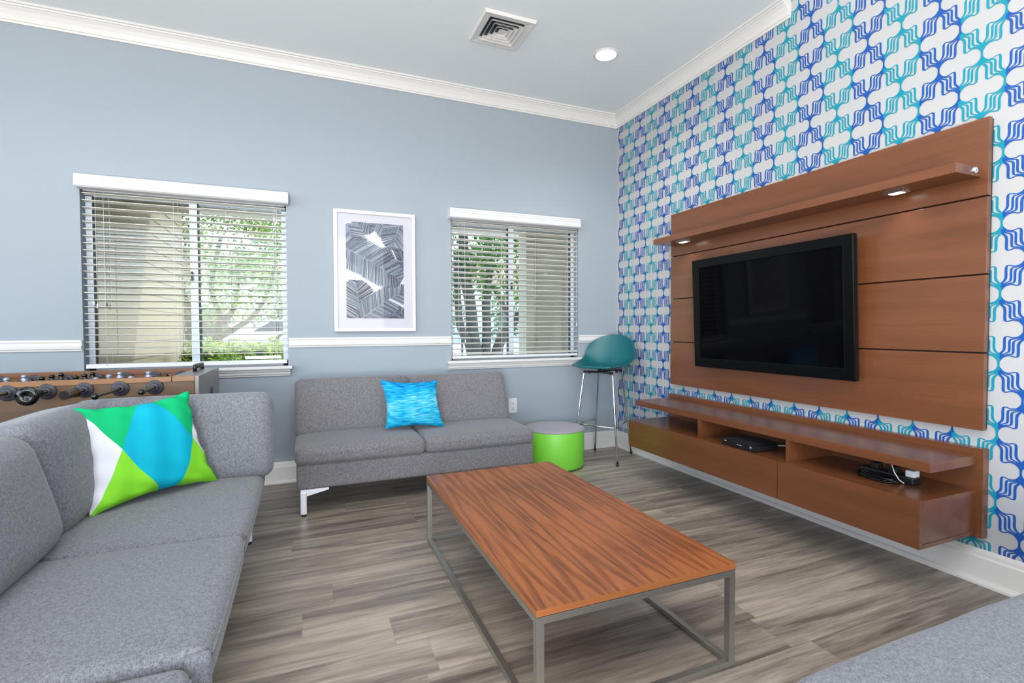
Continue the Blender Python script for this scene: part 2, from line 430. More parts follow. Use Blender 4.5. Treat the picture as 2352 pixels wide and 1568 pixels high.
# chair rails
rail = [(0, .966), (-.012, .966), (-.014, .976), (-.022, .980), (-.024, .994), (-.013, 1.002), (-.011, 1.014), (-.017, 1.024), (-.014, 1.034), (0, 1.034)]
for k, (a, c) in enumerate(((-8, WO[0][0]-.005), (WO[0][1]+.005, WO[1][0]-.005), (WO[1][1]+.005, 0))):
    b = MB(); b.prism(rail, 'x', a, c)
    struct(b.build('trim_%d' % (k+3), M_trim), ['white chair rail left of the wide window', 'white chair rail under the framed print', 'white chair rail behind the teal stool'][k])
# baseboards
bprof = [(0, 0), (-.032, 0), (-.032, .010), (-.026, .020), (-.016, .024), (-.016, .112), (-.011, .120), (-.010, .134), (-.005, .148), (0, .148)]
b = MB(); b.prism(bprof, 'x', -8, 0); struct(b.build('baseboard_back', M_trim), 'white baseboard along the blue-grey wall')
b = MB(); b.prism(bprof, 'y', -8.5, 0); struct(b.build('baseboard_right', M_trim), 'white baseboard along the papered wall')

# ------------------------------------------------------------------ windows
for k, (xa, xb) in enumerate(WO):
    b = MB(); fy0, fy1 = .085, .13; fw = .034
    b.box(xa, xa+fw, fy0, fy1, ZS, ZT); b.box(xb-fw, xb, fy0, fy1, ZS, ZT)
    b.box(xa, xb, fy0, fy1, ZT-fw, ZT); b.box(xa, xb, fy0, fy1, ZS, ZS+fw)
    win = b.build('window_%d' % (k+1), M_alu)
    struct(win, ['wide white sliding window on the left', 'white sliding window nearer the corner'][k])
    xm = (-3.385, -1.048)[k]
    b = MB()
    b.box(xm-.002, xm+.044, fy0-.012, fy1, ZS+.01, ZT-.01); b.build('meeting_stile', M_alu, win)
    b = MB(); b.box((xm+.045) if k == 0 else xm-.008, (xm+.052) if k == 0 else xm-.001, fy0-.006, fy1-.02, ZS+.02, ZT-.02); b.build('gasket', M_dark, win)
    b = MB(); b.box(xa+fw, xa+fw+.006, fy0-.004, fy1-.02, ZS+.02, ZT-.02) if k == 0 else b.box(xb-fw-.006, xb-fw, fy0-.004, fy1-.02, ZS+.02, ZT-.02); b.build('gasket', M_dark, win)
    lx = xm+.008 if k == 0 else xm+.020
    b = MB(); b.box(lx-.006, lx+.008, fy0-.03, fy0-.012, 1.43, 1.49, bev=.003); b.box(lx-.010, lx+.006, fy0-.036, fy0-.02, 1.425, 1.437); b.build('latch', M_black, win)
    for q, (pa, pb) in enumerate(((xa+fw, xm), (xm+.044, xb-fw))):
        b = MB(); b.box(pa, pb, .105, .109, ZS+fw, ZT-fw)
        b.build('pane', M_screenmesh if (q == 0 and k == 0) else M_glass, win)
    # interior sill and apron
    b = MB(); b.box(xa+.001, xb-.001, -.001, .085, ZS-.022, ZS)
    b.box(xa-.045, xb+.028, -.062, 0, ZS-.020, ZS, bev=.004); b.build('window_sill', M_trim, win)
    b = MB(); b.prism([(0, .766), (-.014, .766), (-.018, .776), (-.026, .780), (-.030, .794), (-.038, .800), (-.044, .815), (0, .815)], 'x', xa-.032, xb+.014); b.build('apron', M_trim, win)

# ------------------------------------------------------------------ blinds
def blind(xa, xb, k):
    t = thing('window_blind', ['white slatted blind on the wide window above the game table', 'white slatted blind on the window beside the teal stool'][k], 'blind', ((xa+xb)/2, 0, ZT), 'white slatted window blinds')
    va, vb = xa-.004, xb+.018
    if k: va, vb = xa-.026, xb-.018
    b = MB(); T, Bm = 2.052, 1.973
    b.prism([(0, Bm), (-.066, Bm), (-.078, Bm+.008), (-.080, Bm+.030), (-.074, Bm+.042), (-.072, Bm+.046), (-.076, Bm+.048), (-.076, Bm+.060), (-.070, Bm+.064), (-.074, Bm+.068), (-.070, T), (0, T)], 'x', va, vb)
    b.build('valance', M_white_pl, t)
    b = MB(); b.box(xa+.01, xb-.01, .012, .050, 1.970, 1.9845); b.build('headrail', M_white_pl, t)
    b = MB(); pitch = .0445; z = 1.952; sa, sb = xa+.008, xb-.006
    zb = .905 if k == 0 else .920
    while z > zb:
        tilt = .0022 if k == 0 else .0045
        b.add([(sa, .006, z+tilt), (sb, .006, z+tilt), (sb, .030, z+.002), (sa, .030, z+.002), (sa, .054, z-tilt), (sb, .054, z-tilt),
               (sa, .006, z+tilt+.003), (sb, .006, z+tilt+.003), (sb, .030, z+.005), (sa, .030, z+.005), (sa, .054, z-tilt+.003), (sb, .054, z-tilt+.003)],
              [(0,1,2,3),(3,2,5,4),(6,9,8,7),(9,10,11,8),(0,6,7,1),(4,5,11,10),(0,3,9,6),(3,4,10,9),(1,7,8,2),(2,8,11,5)])
        z -= pitch
    if k:
        for q in range(3): b.box(sa, sb, .006, .054, .884+q*.006, .887+q*.006)
    b.build('slats', M_slat, t)
    b = MB(); b.box(sa, sb, .004, .056, .852, .872 if k else .880, bev=.004); b.build('bottom_rail', M_white_pl, t)
    fr = (.10, .42, .68, .93) if k == 0 else (.055, .375, .64, .905)
    for f_ in fr:
        x = xa+(xb-xa)*f_; b = MB()
        for dx, yy in ((0, .004), (.014, .056)): b.tube([(x+dx, yy, 1.94), (x+dx, yy, .87)], .0011, 5)
        b.build('ladder_cord', M_white_pl, t)
    cords = [(xa+.060, 1.27), (xa+.078, 1.255)] if k == 0 else [(xa+.115, 1.0), (xb-.018, 1.135)]
    if k == 0: cords += [(xb-.075, 1.875), (xb-.060, 1.87), (xb-.070, 1.20)]
    for x, z0 in cords:
        b = MB(); b.tube([(x, -.004, 1.97), (x, -.004, z0)], .0012, 5)
        b.lathe([(.0015, .03), (.005, .024), (.007, 0), (.0001, 0)], (x, -.004, z0-.02), 10)
        b.build('pull_cord', M_white_pl, t)
    return t
blind(WO[0][0], WO[0][1], 0); blind(WO[1][0], WO[1][1], 1)

# ------------------------------------------------------------------ ceiling fittings
vx, vy = -1.472, -.872; hs = .172
t = thing('ceiling_vent', 'square white air vent with nested louvres in the ceiling', 'vent', (vx, vy, H1))
def sqring(b, h0, z0, h1, z1, mi=0):
    v = [(vx-h0, vy-h0, z0), (vx+h0, vy-h0, z0), (vx+h0, vy+h0, z0), (vx-h0, vy+h0, z0), (vx-h1, vy-h1, z1), (vx+h1, vy-h1, z1), (vx+h1, vy+h1, z1), (vx-h1, vy+h1, z1)]
    b.add(v, [(0, 1, 5, 4), (1, 2, 6, 5), (2, 3, 7, 6), (3, 0, 4, 7)], mi)
b = MB(); sqring(b, hs, H1-.001, hs-.008, H1-.020); sqring(b, hs-.008, H1-.020, hs-.050, H1-.014); sqring(b, hs-.050, H1-.014, hs-.056, H1-.001); b.build('frame', M_trim, t, fix=False)
for k, h in enumerate((.112, .084, .056, .030)):
    b = MB(); sqring(b, h, H1-.026, h-.020, H1-.004); sqring(b, h, H1-.0275, h-.020, H1-.0055); sqring(b, h, H1-.026, h, H1-.0275)
    if k == 3: b.box(vx-.026, vx+.026, vy-.026, vy+.026, H1-.020, H1-.017)
    b.build('louvre', M_trim, t, fix=False)
b = MB(); b.box(vx-.118, vx+.118, vy-.118, vy+.118, H1-.0025, H1-.0005); b.build('duct_opening', M_dark, t)
lx, ly = -.686, -.873
t = thing('recessed_ceiling_light', 'round glowing recessed light in the ceiling', 'ceiling light', (lx, ly, H1))
b = MB(); b.lathe([(.087, H1-.0005), (.086, H1-.006), (.078, H1-.009), (.071, H1-.006), (.070, H1-.001)], (lx, ly, 0), 40); b.build('trim_ring', M_trim, t)
M_lamp = simple('lamp_diffuser', (1, 1, 1, 1), .5, emit=(1, .97, .9, 1), es=9)
b = MB(); b.lathe([(.0001, H1-.004), (.070, H1-.003)], (lx, ly, 0), 40); b.build('lamp_lens', M_lamp, t, fix=False)
l = bpy.data.lights.new('recessed_lamp', 'SPOT'); l.energy = 26; l.spot_size = math.radians(130); l.spot_blend = .8; l.shadow_soft_size = .07; l.color = (1, .95, .88)
lo = bpy.data.objects.new('recessed_lamp', l); COL.objects.link(lo); lo.location = (lx, ly, H1-.02)

# ------------------------------------------------------------------ framed print
t = thing('framed_print', 'white framed print of grey banana leaves on the blue-grey wall', 'picture', (-2.17, -.03, 1.08))
PX0, PX1, PZ0, PZ1 = -2.470, -1.872, 1.078, 1.978
b = MB(); fw = .026
b.box(PX0, PX0+fw, -.034, -.002, PZ0, PZ1, bev=.002); b.box(PX1-fw, PX1, -.034, -.002, PZ0, PZ1, bev=.002)
b.box(PX0+fw, PX1-fw, -.034, -.002, PZ0, PZ0+fw, bev=.002); b.box(PX0+fw, PX1-fw, -.034, -.002, PZ1-fw, PZ1, bev=.002); b.build('frame', M_white_pl, t)
b = MB(); b.box(PX0+fw-.003, PX1-fw+.003, -.020, -.004, PZ0+fw-.003, PZ1-fw+.003); b.build('mat_board', M_mat_board, t)
AX0, AX1, AZ0, AZ1 = -2.384, -1.962, 1.176, 1.892
b = MB(); b.box(AX0, AX1, -.0215, -.0201, AZ0, AZ1, 0)
AW, AH = AX1-AX0, AZ1-AZ0
def clip(poly):
    for ax, val, sgn in ((0, 0, 1), (0, AW, -1), (1, 0, 1), (1, AH, -1)):
        out = []
        for i in range(len(poly)):
            p, q = poly[i], poly[(i+1) % len(poly)]
            a = sgn*(p[ax]-val); c = sgn*(q[ax]-val)
            if a >= 0: out.append(p)
            if (a >= 0) != (c >= 0):
                tt = a/(a-c); out.append((p[0]+(q[0]-p[0])*tt, p[1]+(q[1]-p[1])*tt))
        poly = out
        if len(poly) < 3: return []
    return poly
layer = [0]
def artpoly(pts, mi):
    pl = clip(pts)
    if len(pl) < 3: return
    yy = -.0216-layer[0]*2.2e-6; layer[0] += 1
    b.add([(AX0+p[0], yy, AZ1-p[1]) for p in pl], [tuple(range(len(pl)))], mi)
def leaf(s0, t0, s1, t1, hw, shades, n=34, bend=.0, lean=.55, gaps=()):
    A = np.array([s0*AW, t0*AH]); B = np.array([s1*AW, t1*AH]); D = B-A; Ln = np.linalg.norm(D); d = D/Ln; nn = np.array([-d[1], d[0]])
    h = hw*AW
    def mid(t): return A+D*t+nn*bend*Ln*math.sin(PI*t)
    def prof(t): return h*min(1, (max(t, 0)*3.2)**.6+.35)*max(0, 1-max(0, (t-.55)/.45)**2.2)**.5
    for side in (1, -1):
        for i in range(n):
            t0_, t1_ = i/n, (i+1)/n
            if any(a <= t0_ < c and side == sd for a, c, sd in gaps): continue
            m0, m1 = mid(t0_), mid(t1_)
            e0, e1 = t0_+lean*prof(t0_)/Ln, t1_+lean*prof(t1_)/Ln
            w0, w1 = prof(min(e0, .995)*.98), prof(min(e1, .995)*.98)
            j = random.uniform(.93, 1.05)
            q0 = mid(min(e0, 1))+side*nn*w0*j; q1 = mid(min(e1, 1))+side*nn*w1*j
            artpoly([tuple(m0), tuple(m1), tuple(q1), tuple(q0)], random.choice(shades))
            if random.random() < .75:      # dark vein line between stripes
                f_ = random.uniform(.15, .5)
                a0 = m0*(1-f_)+m1*f_; b0 = q0*(1-f_)+q1*f_; ww = .0009+random.random()*.0012
                artpoly([tuple(a0), tuple(a0+d*ww), tuple(b0+d*ww*.3), tuple(b0)], random.choice([4, 4, 5, 1]))
    for i in range(12):
        p, q = mid(i/12), mid((i+1)/12); w0 = .0035*(1-i/13); w1 = .0035*(1-(i+1)/13)
        artpoly([tuple(p+nn*w0), tuple(q+nn*w1), tuple(q-nn*w1), tuple(p-nn*w0)], 6)
leaf(.20, -.10, .47, .09, .20, [2, 3, 2], 40); leaf(.52, -.10, .76, .15, .17, [2, 2, 3, 6], 44)
leaf(.97, -.04, .80, .27, .26, [2, 3, 2, 6], 50, .03)
leaf(1.05, .40, .50, .37, .22, [3, 3, 4, 3, 3], 60, .04, gaps=((.30, .34, 1), (.42, .47, -1)))
leaf(.02, .02, .30, .44, .23, [6, 2, 6, 6, 2, 3], 60, .03)
leaf(.16, 1.10, .16, .60, .30, [2, 4, 5, 6, 3], 60, .05)
leaf(.98, .88, .86, 1.06, .16, [3, 4, 3], 30); leaf(.25, 1.06, .95, .93, .20, [3, 4, 2, 3], 60, .03)
leaf(.22, 1.02, 1.08, .68, .24, [3, 2, 3, 3, 6, 2], 90, -.03, gaps=((.60, .64, 1),))
leaf(-.06, .26, .96, .60, .31, [2, 3, 2, 6, 2, 3, 4], 120, -.02, .5)
SH = [simple('print_paper', srgb(206, 206, 216), .6, noise=.004), simple('print_pale', srgb(178, 183, 196), .6, noise=.03), simple('print_mid', srgb(112, 121, 139), .6, noise=.1, nscale=60),
      simple('print_slate', srgb(72, 81, 98), .6, noise=.15, nscale=60), simple('print_dark', srgb(46, 53, 68), .6, noise=.15, nscale=60), simple('print_black', srgb(24, 26, 33), .6, noise=.05), simple('print_grey_blue', srgb(142, 152, 170), .6, noise=.05)]
b.build('leaf_artwork', SH, t, fix=False)
b = MB(); b.box(PX0+fw-.002, PX1-fw+.002, -.028, -.0265, PZ0+fw-.002, PZ1-fw+.002); b.build('picture_glass', M_picglass, t)

# ------------------------------------------------------------------ wall outlet
t = thing('wall_outlet', 'white electrical outlet plate right of the loveseat', 'outlet', (-1.046, 0, .374))
b = MB(); b.box(-1.085, -1.008, -.007, -.0005, .376, .504, bev=.003); b.build('cover_plate', M_white_pl, t)
for zc in (.418, .462):
    b = MB(); b.box(-1.063, -1.030, -.009, -.006, zc-.014, zc+.014, 0, bev=.002)
    b.box(-1.055, -1.053, -.0094, -.0088, zc-.002, zc+.009, 1); b.box(-1.041, -1.039, -.0094, -.0088, zc-.002, zc+.009, 1); b.box(-1.049, -1.044, -.0094, -.0088, zc-.010, zc-.005, 1)
    b.build('receptacle', [M_white_pl, M_dark], t)

# ------------------------------------------------------------------ entertainment wall panel
t = thing('tv_wall_panel', 'tall reddish brown wall panel with a narrow lit shelf behind the television', 'panel', (-.03, -1.77, .661))
PY0, PY1 = -2.740, -.792
b = MB(); b.box(-.018, -.0026, PY0+.004, PY1-.004, .664, 1.964); b.build('backing_board', simple('dark_backing_board', srgb(38, 22, 16), .6, noise=.05), t)
for k, (za, zb_) in enumerate(((1.6455, 1.967), (1.3205, 1.6385), (.9915, 1.3135), (.661, .9845))):
    b = MB(); b.box(-.042, -.019, PY0, PY1, za, zb_, bev=.0012); b.build('face_board', M_tvwood, t)
sh = MB(); sh.box(-.220, -.041, -2.716, -.805, 1.724, 1.764, bev=.0015); sh = sh.build('display_shelf', M_tvwood, t)
M_spot = simple('spot_lens', (1, 1, 1, 1), .4, emit=(1, .93, .85, 1), es=4)
for k, yy in enumerate((-2.44, -1.72, -1.02)):
    if k == 1: continue
    b = MB(); b.box(-.150, -.095, yy-.042, yy+.042, 1.716, 1.7245, 0, bev=.002); b.box(-.140, -.105, yy-.026, yy+.026, 1.7145, 1.7165, 1); b.build('spot_light', [M_chrome, M_spot], sh)
    l = bpy.data.lights.new('shelf_spot', 'SPOT'); l.energy = 1.2; l.spot_size = math.radians(120); l.spot_blend = .9; l.shadow_soft_size = .01; l.color = (1, .92, .84)
    lo = bpy.data.objects.new('shelf_spot', l); COL.objects.link(lo); lo.location = (-.122, yy, 1.710)
b = MB(); Mr = Matrix.Rotation(PI/2, 3, 'X')
b.lathe([(.0001, .006), (.010, .006), (.0105, .004)], (-.092, -2.716, 1.746), 24, 1, Mr); b.lathe([(.0105, .004), (.0115, .007), (.0145, .006), (.0150, 0)], (-.092, -2.716, 1.746), 24, 0, Mr)
b.box(-.096, -.094, -2.7235, -2.7222, 1.741, 1.746, 2); b.box(-.094, -.086, -2.7235, -2.7222, 1.744, 1.7475, 2)
b.build('push_button', [M_chrome, simple('button_blue_white', srgb(200, 222, 238), .3), simple('button_mark', srgb(60, 110, 150), .4)], sh)

# ------------------------------------------------------------------ floating media console
t = thing('media_console', 'long floating reddish brown media console with open bays under the wall panel', 'cabinet', (-.22, -1.77, .205))
CY0, CY1 = -2.724, -.801
b = MB(); b.box(-.045, -.0026, -2.745, -.780, .205, .584, bev=.0012); b.build('back_panel', M_tvwood, t)
b = MB(); b.box(-.371, -.045, CY0, CY1, .515, .555, bev=.0015); b.build('top_shelf', M_tvwood, t)
b = MB(); b.box(-.416, -.045, CY0, CY1, .388, .408); b.build('bay_floor', M_tvwood, t)
b = MB(); b.box(-.416, -.045, CY0, CY1, .216, .232); b.build('bottom_board', M_tvwood, t)
for yy in (CY0, -2.096, -1.470, CY1-.018):
    if yy in (CY0, CY1-.018):
        b = MB(); b.box(-.414, -.045, yy+.003 if yy == CY0 else yy, yy+.018, .232, .388); b.build('end_panel', M_tvwood, t)
for yy in (-2.090, -1.462):
    b = MB(); b.box(-.378, -.045, yy-.009, yy+.009, .408, .515, bev=.001); b.build('divider', M_tvwood, t)
for a, c in ((CY0, -2.080), (-2.0765, CY1)):
    b = MB(); b.box(-.434, -.417, a, c, .216, .411, bev=.0012); b.build('drop_front', M_tvwood, t)

# television
t = thing('television', 'black flat screen television mounted on the brown wall panel', 'television', (-.11, -1.70, .82))
R = Matrix.Translation(Vector((-.118, -1.70, .824))) @ Matrix.Rotation(math.radians(-2.6), 4, 'Y')
def tvbox(b, x0, x1, y0, y1, z0, z1, bev=0, mi=0):
    q = MB(); q.box(x0, x1, y0, y1, z0, z1, mi, bev); b.add([R @ Vector(v) for v in q.v], q.f, mi)
Wt, Ht = 1.122, .742
b = MB(); bw = .058
tvbox(b, 0, .030, -Wt/2, -Wt/2+bw, 0, Ht, .006); tvbox(b, 0, .030, Wt/2-bw, Wt/2, 0, Ht, .006)
tvbox(b, .0005, .030, -Wt/2+.01, Wt/2-.01, 0, bw+.006, .006); tvbox(b, .0005, .030, -Wt/2+.01, Wt/2-.01, Ht-bw, Ht, .006)
b.build('bezel', simple('tv_bezel_black', srgb(6, 6, 7), .25, spec=.15, noise=.03), t)
b = MB(); tvbox(b, .008, .014, -Wt/2+bw-.004, Wt/2-bw+.004, bw, Ht-bw+.004); b.build('screen', simple('tv_screen_glass', srgb(5, 5, 8), .06, spec=.06, noise=.03), t)
b = MB(); tvbox(b, .030, .052, -Wt/2+.010, Wt/2-.010, .008, Ht-.012, .008); tvbox(b, .050, .066, -Wt/2+.10, Wt/2-.10, .07, Ht-.12, .006); b.build('rear_housing', M_black, t)

# router box and cables
t = thing('cable_box', 'black ribbed cable box in the middle bay of the console', 'cable box', (-.32, -1.78, .408))
b = MB(); b.box(-.392, -.215, -1.900, -1.665, .4105, .448, bev=.003); b.build('case', M_black, t)
b = MB()
for k in range(22): yy = -1.892+k*.0098; b.box(-.375, -.225, yy, yy+.004, .4475, .4500)
for k in range(3):
    for q in range(18): xx = -.382+q*.009; b.box(xx, xx+.006, -1.9015, -1.899, .416+k*.009, .420+k*.009)
b.build('cooling_ribs', simple('black_rib', srgb(46, 46, 50), .4), t)
for yy, w in ((-1.700, .012), (-1.785, .006), (-1.797, .004), (-1.809, .006)):
    b = MB(); b.box(-.3935, -.3915, yy, yy+w, .428 if w < .01 else .434, .4305 if w < .01 else .438, 0); b.build('indicator', simple('indicator_white', srgb(225, 230, 235), .4) if 'indicator_white' not in bpy.data.materials else bpy.data.materials['indicator_white'], t)
b = MB()
b.lathe([(.0001, .001), (.007, .001), (.0075, 0)], (-.3921, -1.872, .430), 16, 0, Matrix.Rotation(-PI/2, 3, 'Y'))
b.build('power_button', simple('button_silver', srgb(150, 155, 160), .3, .6), t)
for fx_ in (-.38, -.24):
    for fy_ in (-1.70, -1.885):
        b = MB(); b.box(fx_, fx_+.012, fy_, fy_+.012, .4082, .4106); b.build('foot', M_black, t)
b = MB(); b.tube([(-.212, -1.875, .428), (-.18, -1.92, .432), (-.16, -1.99, .424), (-.15, -2.07, .416)], .004, 8)
tag(b.build('coax_cable', simple('grey_cable', srgb(190, 190, 190), .5)), 'pale grey cable running from the cable box to the divider', 'cable')
t = thing('power_strip', 'black power strip with plugged cords in the right bay of the console', 'power strip', (-.24, -2.50, .408))
b = MB(); b.box(-.235, -.175, -2.59, -2.36, .4085, .440, bev=.006); b.build('strip_body', M_black, t)
for yy, m_ in ((-2.42, M_black), (-2.57, M_white_pl), (-2.50, M_black)):
    b = MB(); b.box(-.225, -.185, yy-.018, yy+.018, .4395, .468, bev=.004); b.build('plug', m_, t)
def coil(cx, cy, rx, ry, z, turns, r):
    pts = []
    for i in range(turns*20+1):
        a = 2*PI*i/20; k = 1+.12*math.sin(i*.71)
        pts.append((cx+rx*k*math.cos(a), cy+ry*k*math.sin(a), z+r+i/20*r*1.15+.002*math.sin(i)))
    return pts
b = MB(); b.tube(coil(-.285, -2.47, .022, .080, .408, 5, .0035), .0035, 6)
b.build('power_cord', M_blackg, t)
b = MB(); b.tube([(-.235, -2.50, .470), (-.255, -2.515, .485), (-.262, -2.53, .455), (-.255, -2.545, .425), (-.245, -2.56, .4125)], .0025, 6)
tag(b.build('white_cord', simple('white_cord', srgb(222, 214, 200), .5)), 'short white cord hanging off the power strip', 'cord')
for k, (yy, w, d) in enumerate(((-1.08, .20, .075), (-1.86, .24, .085))):
    b = MB(); pts = []
    for i in range(17):
        a = PI*i/16; pts.append((-.037, yy-w/2+w*(i/16), .205-math.sin(a)*d))
    b.tube(pts, .0028, 6)
    tag(b.build('hanging_cable', M_white_pl), ['thin white cable looping below the console near the stool', 'thin white cable looping below the middle of the console'][k], 'cable', 'white cables below the console')

# ------------------------------------------------------------------ upholstery
def cushion(b, x0, x1, y0, y1, z0, z1, r=.04, puff=(0, 0, .015), n=14, mi=0, mat=None, sag=0, pinch=0):
    c = Vector(((x0+x1)/2, (y0+y1)/2, (z0+z1)/2)); h = Vector(((x1-x0)/2, (y1-y0)/2, (z1-z0)/2)); r = min(r, min(h)*.98)
    def lin(hh):   # denser towards the rounded rims
        k = 4; inner = max(hh-r, 1e-4)
        edge = [inner+r*math.sin(PI/2*i/k) for i in range(k+1)]
        core = [inner*(-1+2*i/n) for i in range(1, n)]
        return [-e for e in edge[::-1]]+core+edge
    L = [lin(h.x), lin(h.y), lin(h.z)]
    m = len(L[0])
    for ax in range(3):
        u, v = [(1, 2), (2, 0), (0, 1)][ax]
        for sg in (-1, 1):
            vs = []
            for a in L[u]:
                for c_ in L[v]:
                    p = Vector((0, 0, 0)); p[ax] = sg*h[ax]; p[u] = a; p[v] = c_
                    q = Vector([max(-h[i]+r, min(h[i]-r, p[i])) for i in range(3)])
                    d = p-q
                    if d.length > 1e-9: p = q+d.normalized()*r
                    s = [p[i]/h[i] for i in range(3)]
                    for i in range(3):
                        j, k2 = (i+1) % 3, (i+2) % 3
                        if puff[i]: p[i] += puff[i]*s[i]*max(0, (1-s[j]**4))*max(0, (1-s[k2]**4))**.8
                    if sag and s[2] > 0: p.z -= sag*(1-s[0]**2)*(1-s[1]**2)*s[2]
                    if pinch: p.z += pinch*math.sin(s[0]*9+s[1]*4)*max(0, s[2])*(1-s[0]**2)
                    vs.append(p)
            fs = []
            for i in range(m-1):
                for j in range(m-1):
                    q_ = (i*m+j, (i+1)*m+j, (i+1)*m+j+1, i*m+j+1); fs.append(q_ if sg > 0 else q_[::-1])
            vs = [(mat @ (c+p)) if mat else (c+p) for p in vs]
            b.add(vs, fs, mi, True)
def wpart(b, name, m, parent):
    o = b.build(name, m, parent, fix=False)
    bm = bmesh.new(); bm.from_mesh(o.data); bmesh.ops.remove_doubles(bm, verts=bm.verts, dist=.0004); bmesh.ops.recalc_face_normals(bm, faces=bm.faces); bm.to_mesh(o.data); bm.free()
    return o
def tiltx(py, pz, deg, px=0):   # rotate about an x-parallel axis through (py,pz)
    T = Matrix.Translation(Vector((px, py, pz))); return T @ Matrix.Rotation(math.radians(deg), 4, 'X') @ T.inverted()
def tilty(px, pz, deg):
    T = Matrix.Translation(Vector((px, 0, pz))); return T @ Matrix.Rotation(math.radians(deg), 4, 'Y') @ T.inverted()

# loveseat against the back wall
t = thing('loveseat', 'grey two-seat armless sofa under the framed print by the far wall', 'sofa', (-1.97, -.45, 0))
b = MB(); cushion(b, -2.727, -1.212, -.785, -.10, .158, .306, .018, (0, 0, 0), 8); wpart(b, 'base', M_fab, t)
for a, c in ((-2.733, -1.974), (-1.970, -1.212)):
    b = MB(); cushion(b, a, c, -.805, -.20, .304, .405, .034, (.004, .006, .014), 16, mat=None); wpart(b, 'seat_cushion', M_fab, t)
for k, (a, c) in enumerate(((-2.738, -1.968), (-1.976, -1.222))):
    b = MB(); cushion(b, a, c, -.40, -.265, .398, .800 if k == 0 else .796, .040, (.006, .020, .004), 16, mat=tiltx(-.40, .40, -23)); wpart(b, 'back_cushion', M_fab, t)
for x, y in ((-2.690, -.765), (-1.250, -.765), (-2.690, -.16), (-1.250, -.16)):
    b = MB(); sx = 1 if x < -2 else -1
    b.box(x-.018, x+.018, y-.016, y+.016, .012, .146, bev=.006)
    b.prism([(x+sx*.015, .146), (x+sx*.015, .118), (x+sx*.14, .146), (x+sx*.14, .158), (x-sx*.016, .158), (x-sx*.016, .146)], 'y', y-.012, y+.012)
    b.lathe([(.0001, .0), (.014, 0), (.015, .012), (.0001, .012)], (x, y, 0), 16, 1)
    b.build('leg', [M_silver, M_black], t)

# throw pillows
def pillow(name, label, TL, TR, BR, BL, thick, mat, pull=.09, seam=None, noisea=.004, corners=1.0):
    n = 34; TL, TR, BR, BL = map(Vector, (TL, TR, BR, BL))
    cen = (TL+TR+BR+BL)/4; nrm = (TR-BL).cross(TL-BR).normalized()
    b = MB(); uv = []
    def pt(u, v, side):
        s, t_ = 2*u-1, 2*v-1
        pu = 1-pull*(1-t_*t_)*1.0; pv = 1-pull*(1-s*s)
        s2, t2 = s*(1-pull*.95*(1-abs(t_)**1.7)*abs(s)**3), t_*(1-pull*.95*(1-abs(s)**1.7)*abs(t_)**3)
        u2, v2 = (s2+1)/2, (t2+1)/2
        p = BL*(1-u2)*(1-v2)+BR*u2*(1-v2)+TL*(1-u2)*v2+TR*u2*v2
        e = max(0, (1-s**2)*(1-t_**2)); th = thick*(e**.38)
        wr = noisea*(math.sin(9*s+5*t_)*math.sin(7*t_-3*s))*min(1, e*3)
        ed = noisea*1.6*math.sin(14*(s+t_))*(1-min(1, e*4))*(1 if e > .0001 else 1)
        return p+nrm*(side*th+wr+ed)
    for side in (1, -1):
        vs = [pt(i/n, j/n, side) for i in range(n+1) for j in range(n+1)]
        uv += [(i/n, j/n) for i in range(n+1) for j in range(n+1)]
        b.add(vs, [((i*(n+1)+j), ((i+1)*(n+1)+j), ((i+1)*(n+1)+j+1), (i*(n+1)+j+1)) if side > 0 else ((i*(n+1)+j+1), ((i+1)*(n+1)+j+1), ((i+1)*(n+1)+j), (i*(n+1)+j)) for i in range(n) for j in range(n)], 0, True)
    b.uv = uv
    o = b.build(name, mat, loc=tuple(cen), fix=False)
    return tag(o, label, 'pillow')
def striped_blue():
    m, nt, b = newmat('blue_ripple_print'); g = G(nt); u, v, _ = g.sep(g.coord('UV'))
    n1 = g.noise(g.comb(g.m('MULTIPLY', u, 5), g.m('ADD', g.m('MULTIPLY', v, 48), g.m('MULTIPLY', g.m('SINE', g.m('MULTIPLY', u, 4)), 1.5)), 0), 1, 3, .6, .25)
    n2 = g.noise(g.comb(g.m('MULTIPLY', u, 1.5), g.m('MULTIPLY', v, 4), 3), 1, 2, .5)
    edge = g.m('ABSOLUTE', g.m('SUBTRACT', v, .42))
    f = g.m('SUBTRACT', g.m('ADD', g.m('MULTIPLY', n1, 1.15), g.m('MULTIPLY', n2, .35)), g.m('MULTIPLY', edge, .38))
    c = g.ramp(f, [(.40, srgb(0, 92, 168)), (.54, srgb(0, 138, 190)), (.68, srgb(30, 164, 198)), (.82, srgb(100, 190, 212)), (.96, srgb(150, 200, 214))])
    nt.links.new(c, b.inputs['Base Color']); b.inputs['Roughness'].default_value = .8; b.inputs['Specular IOR Level'].default_value = .2
    return m
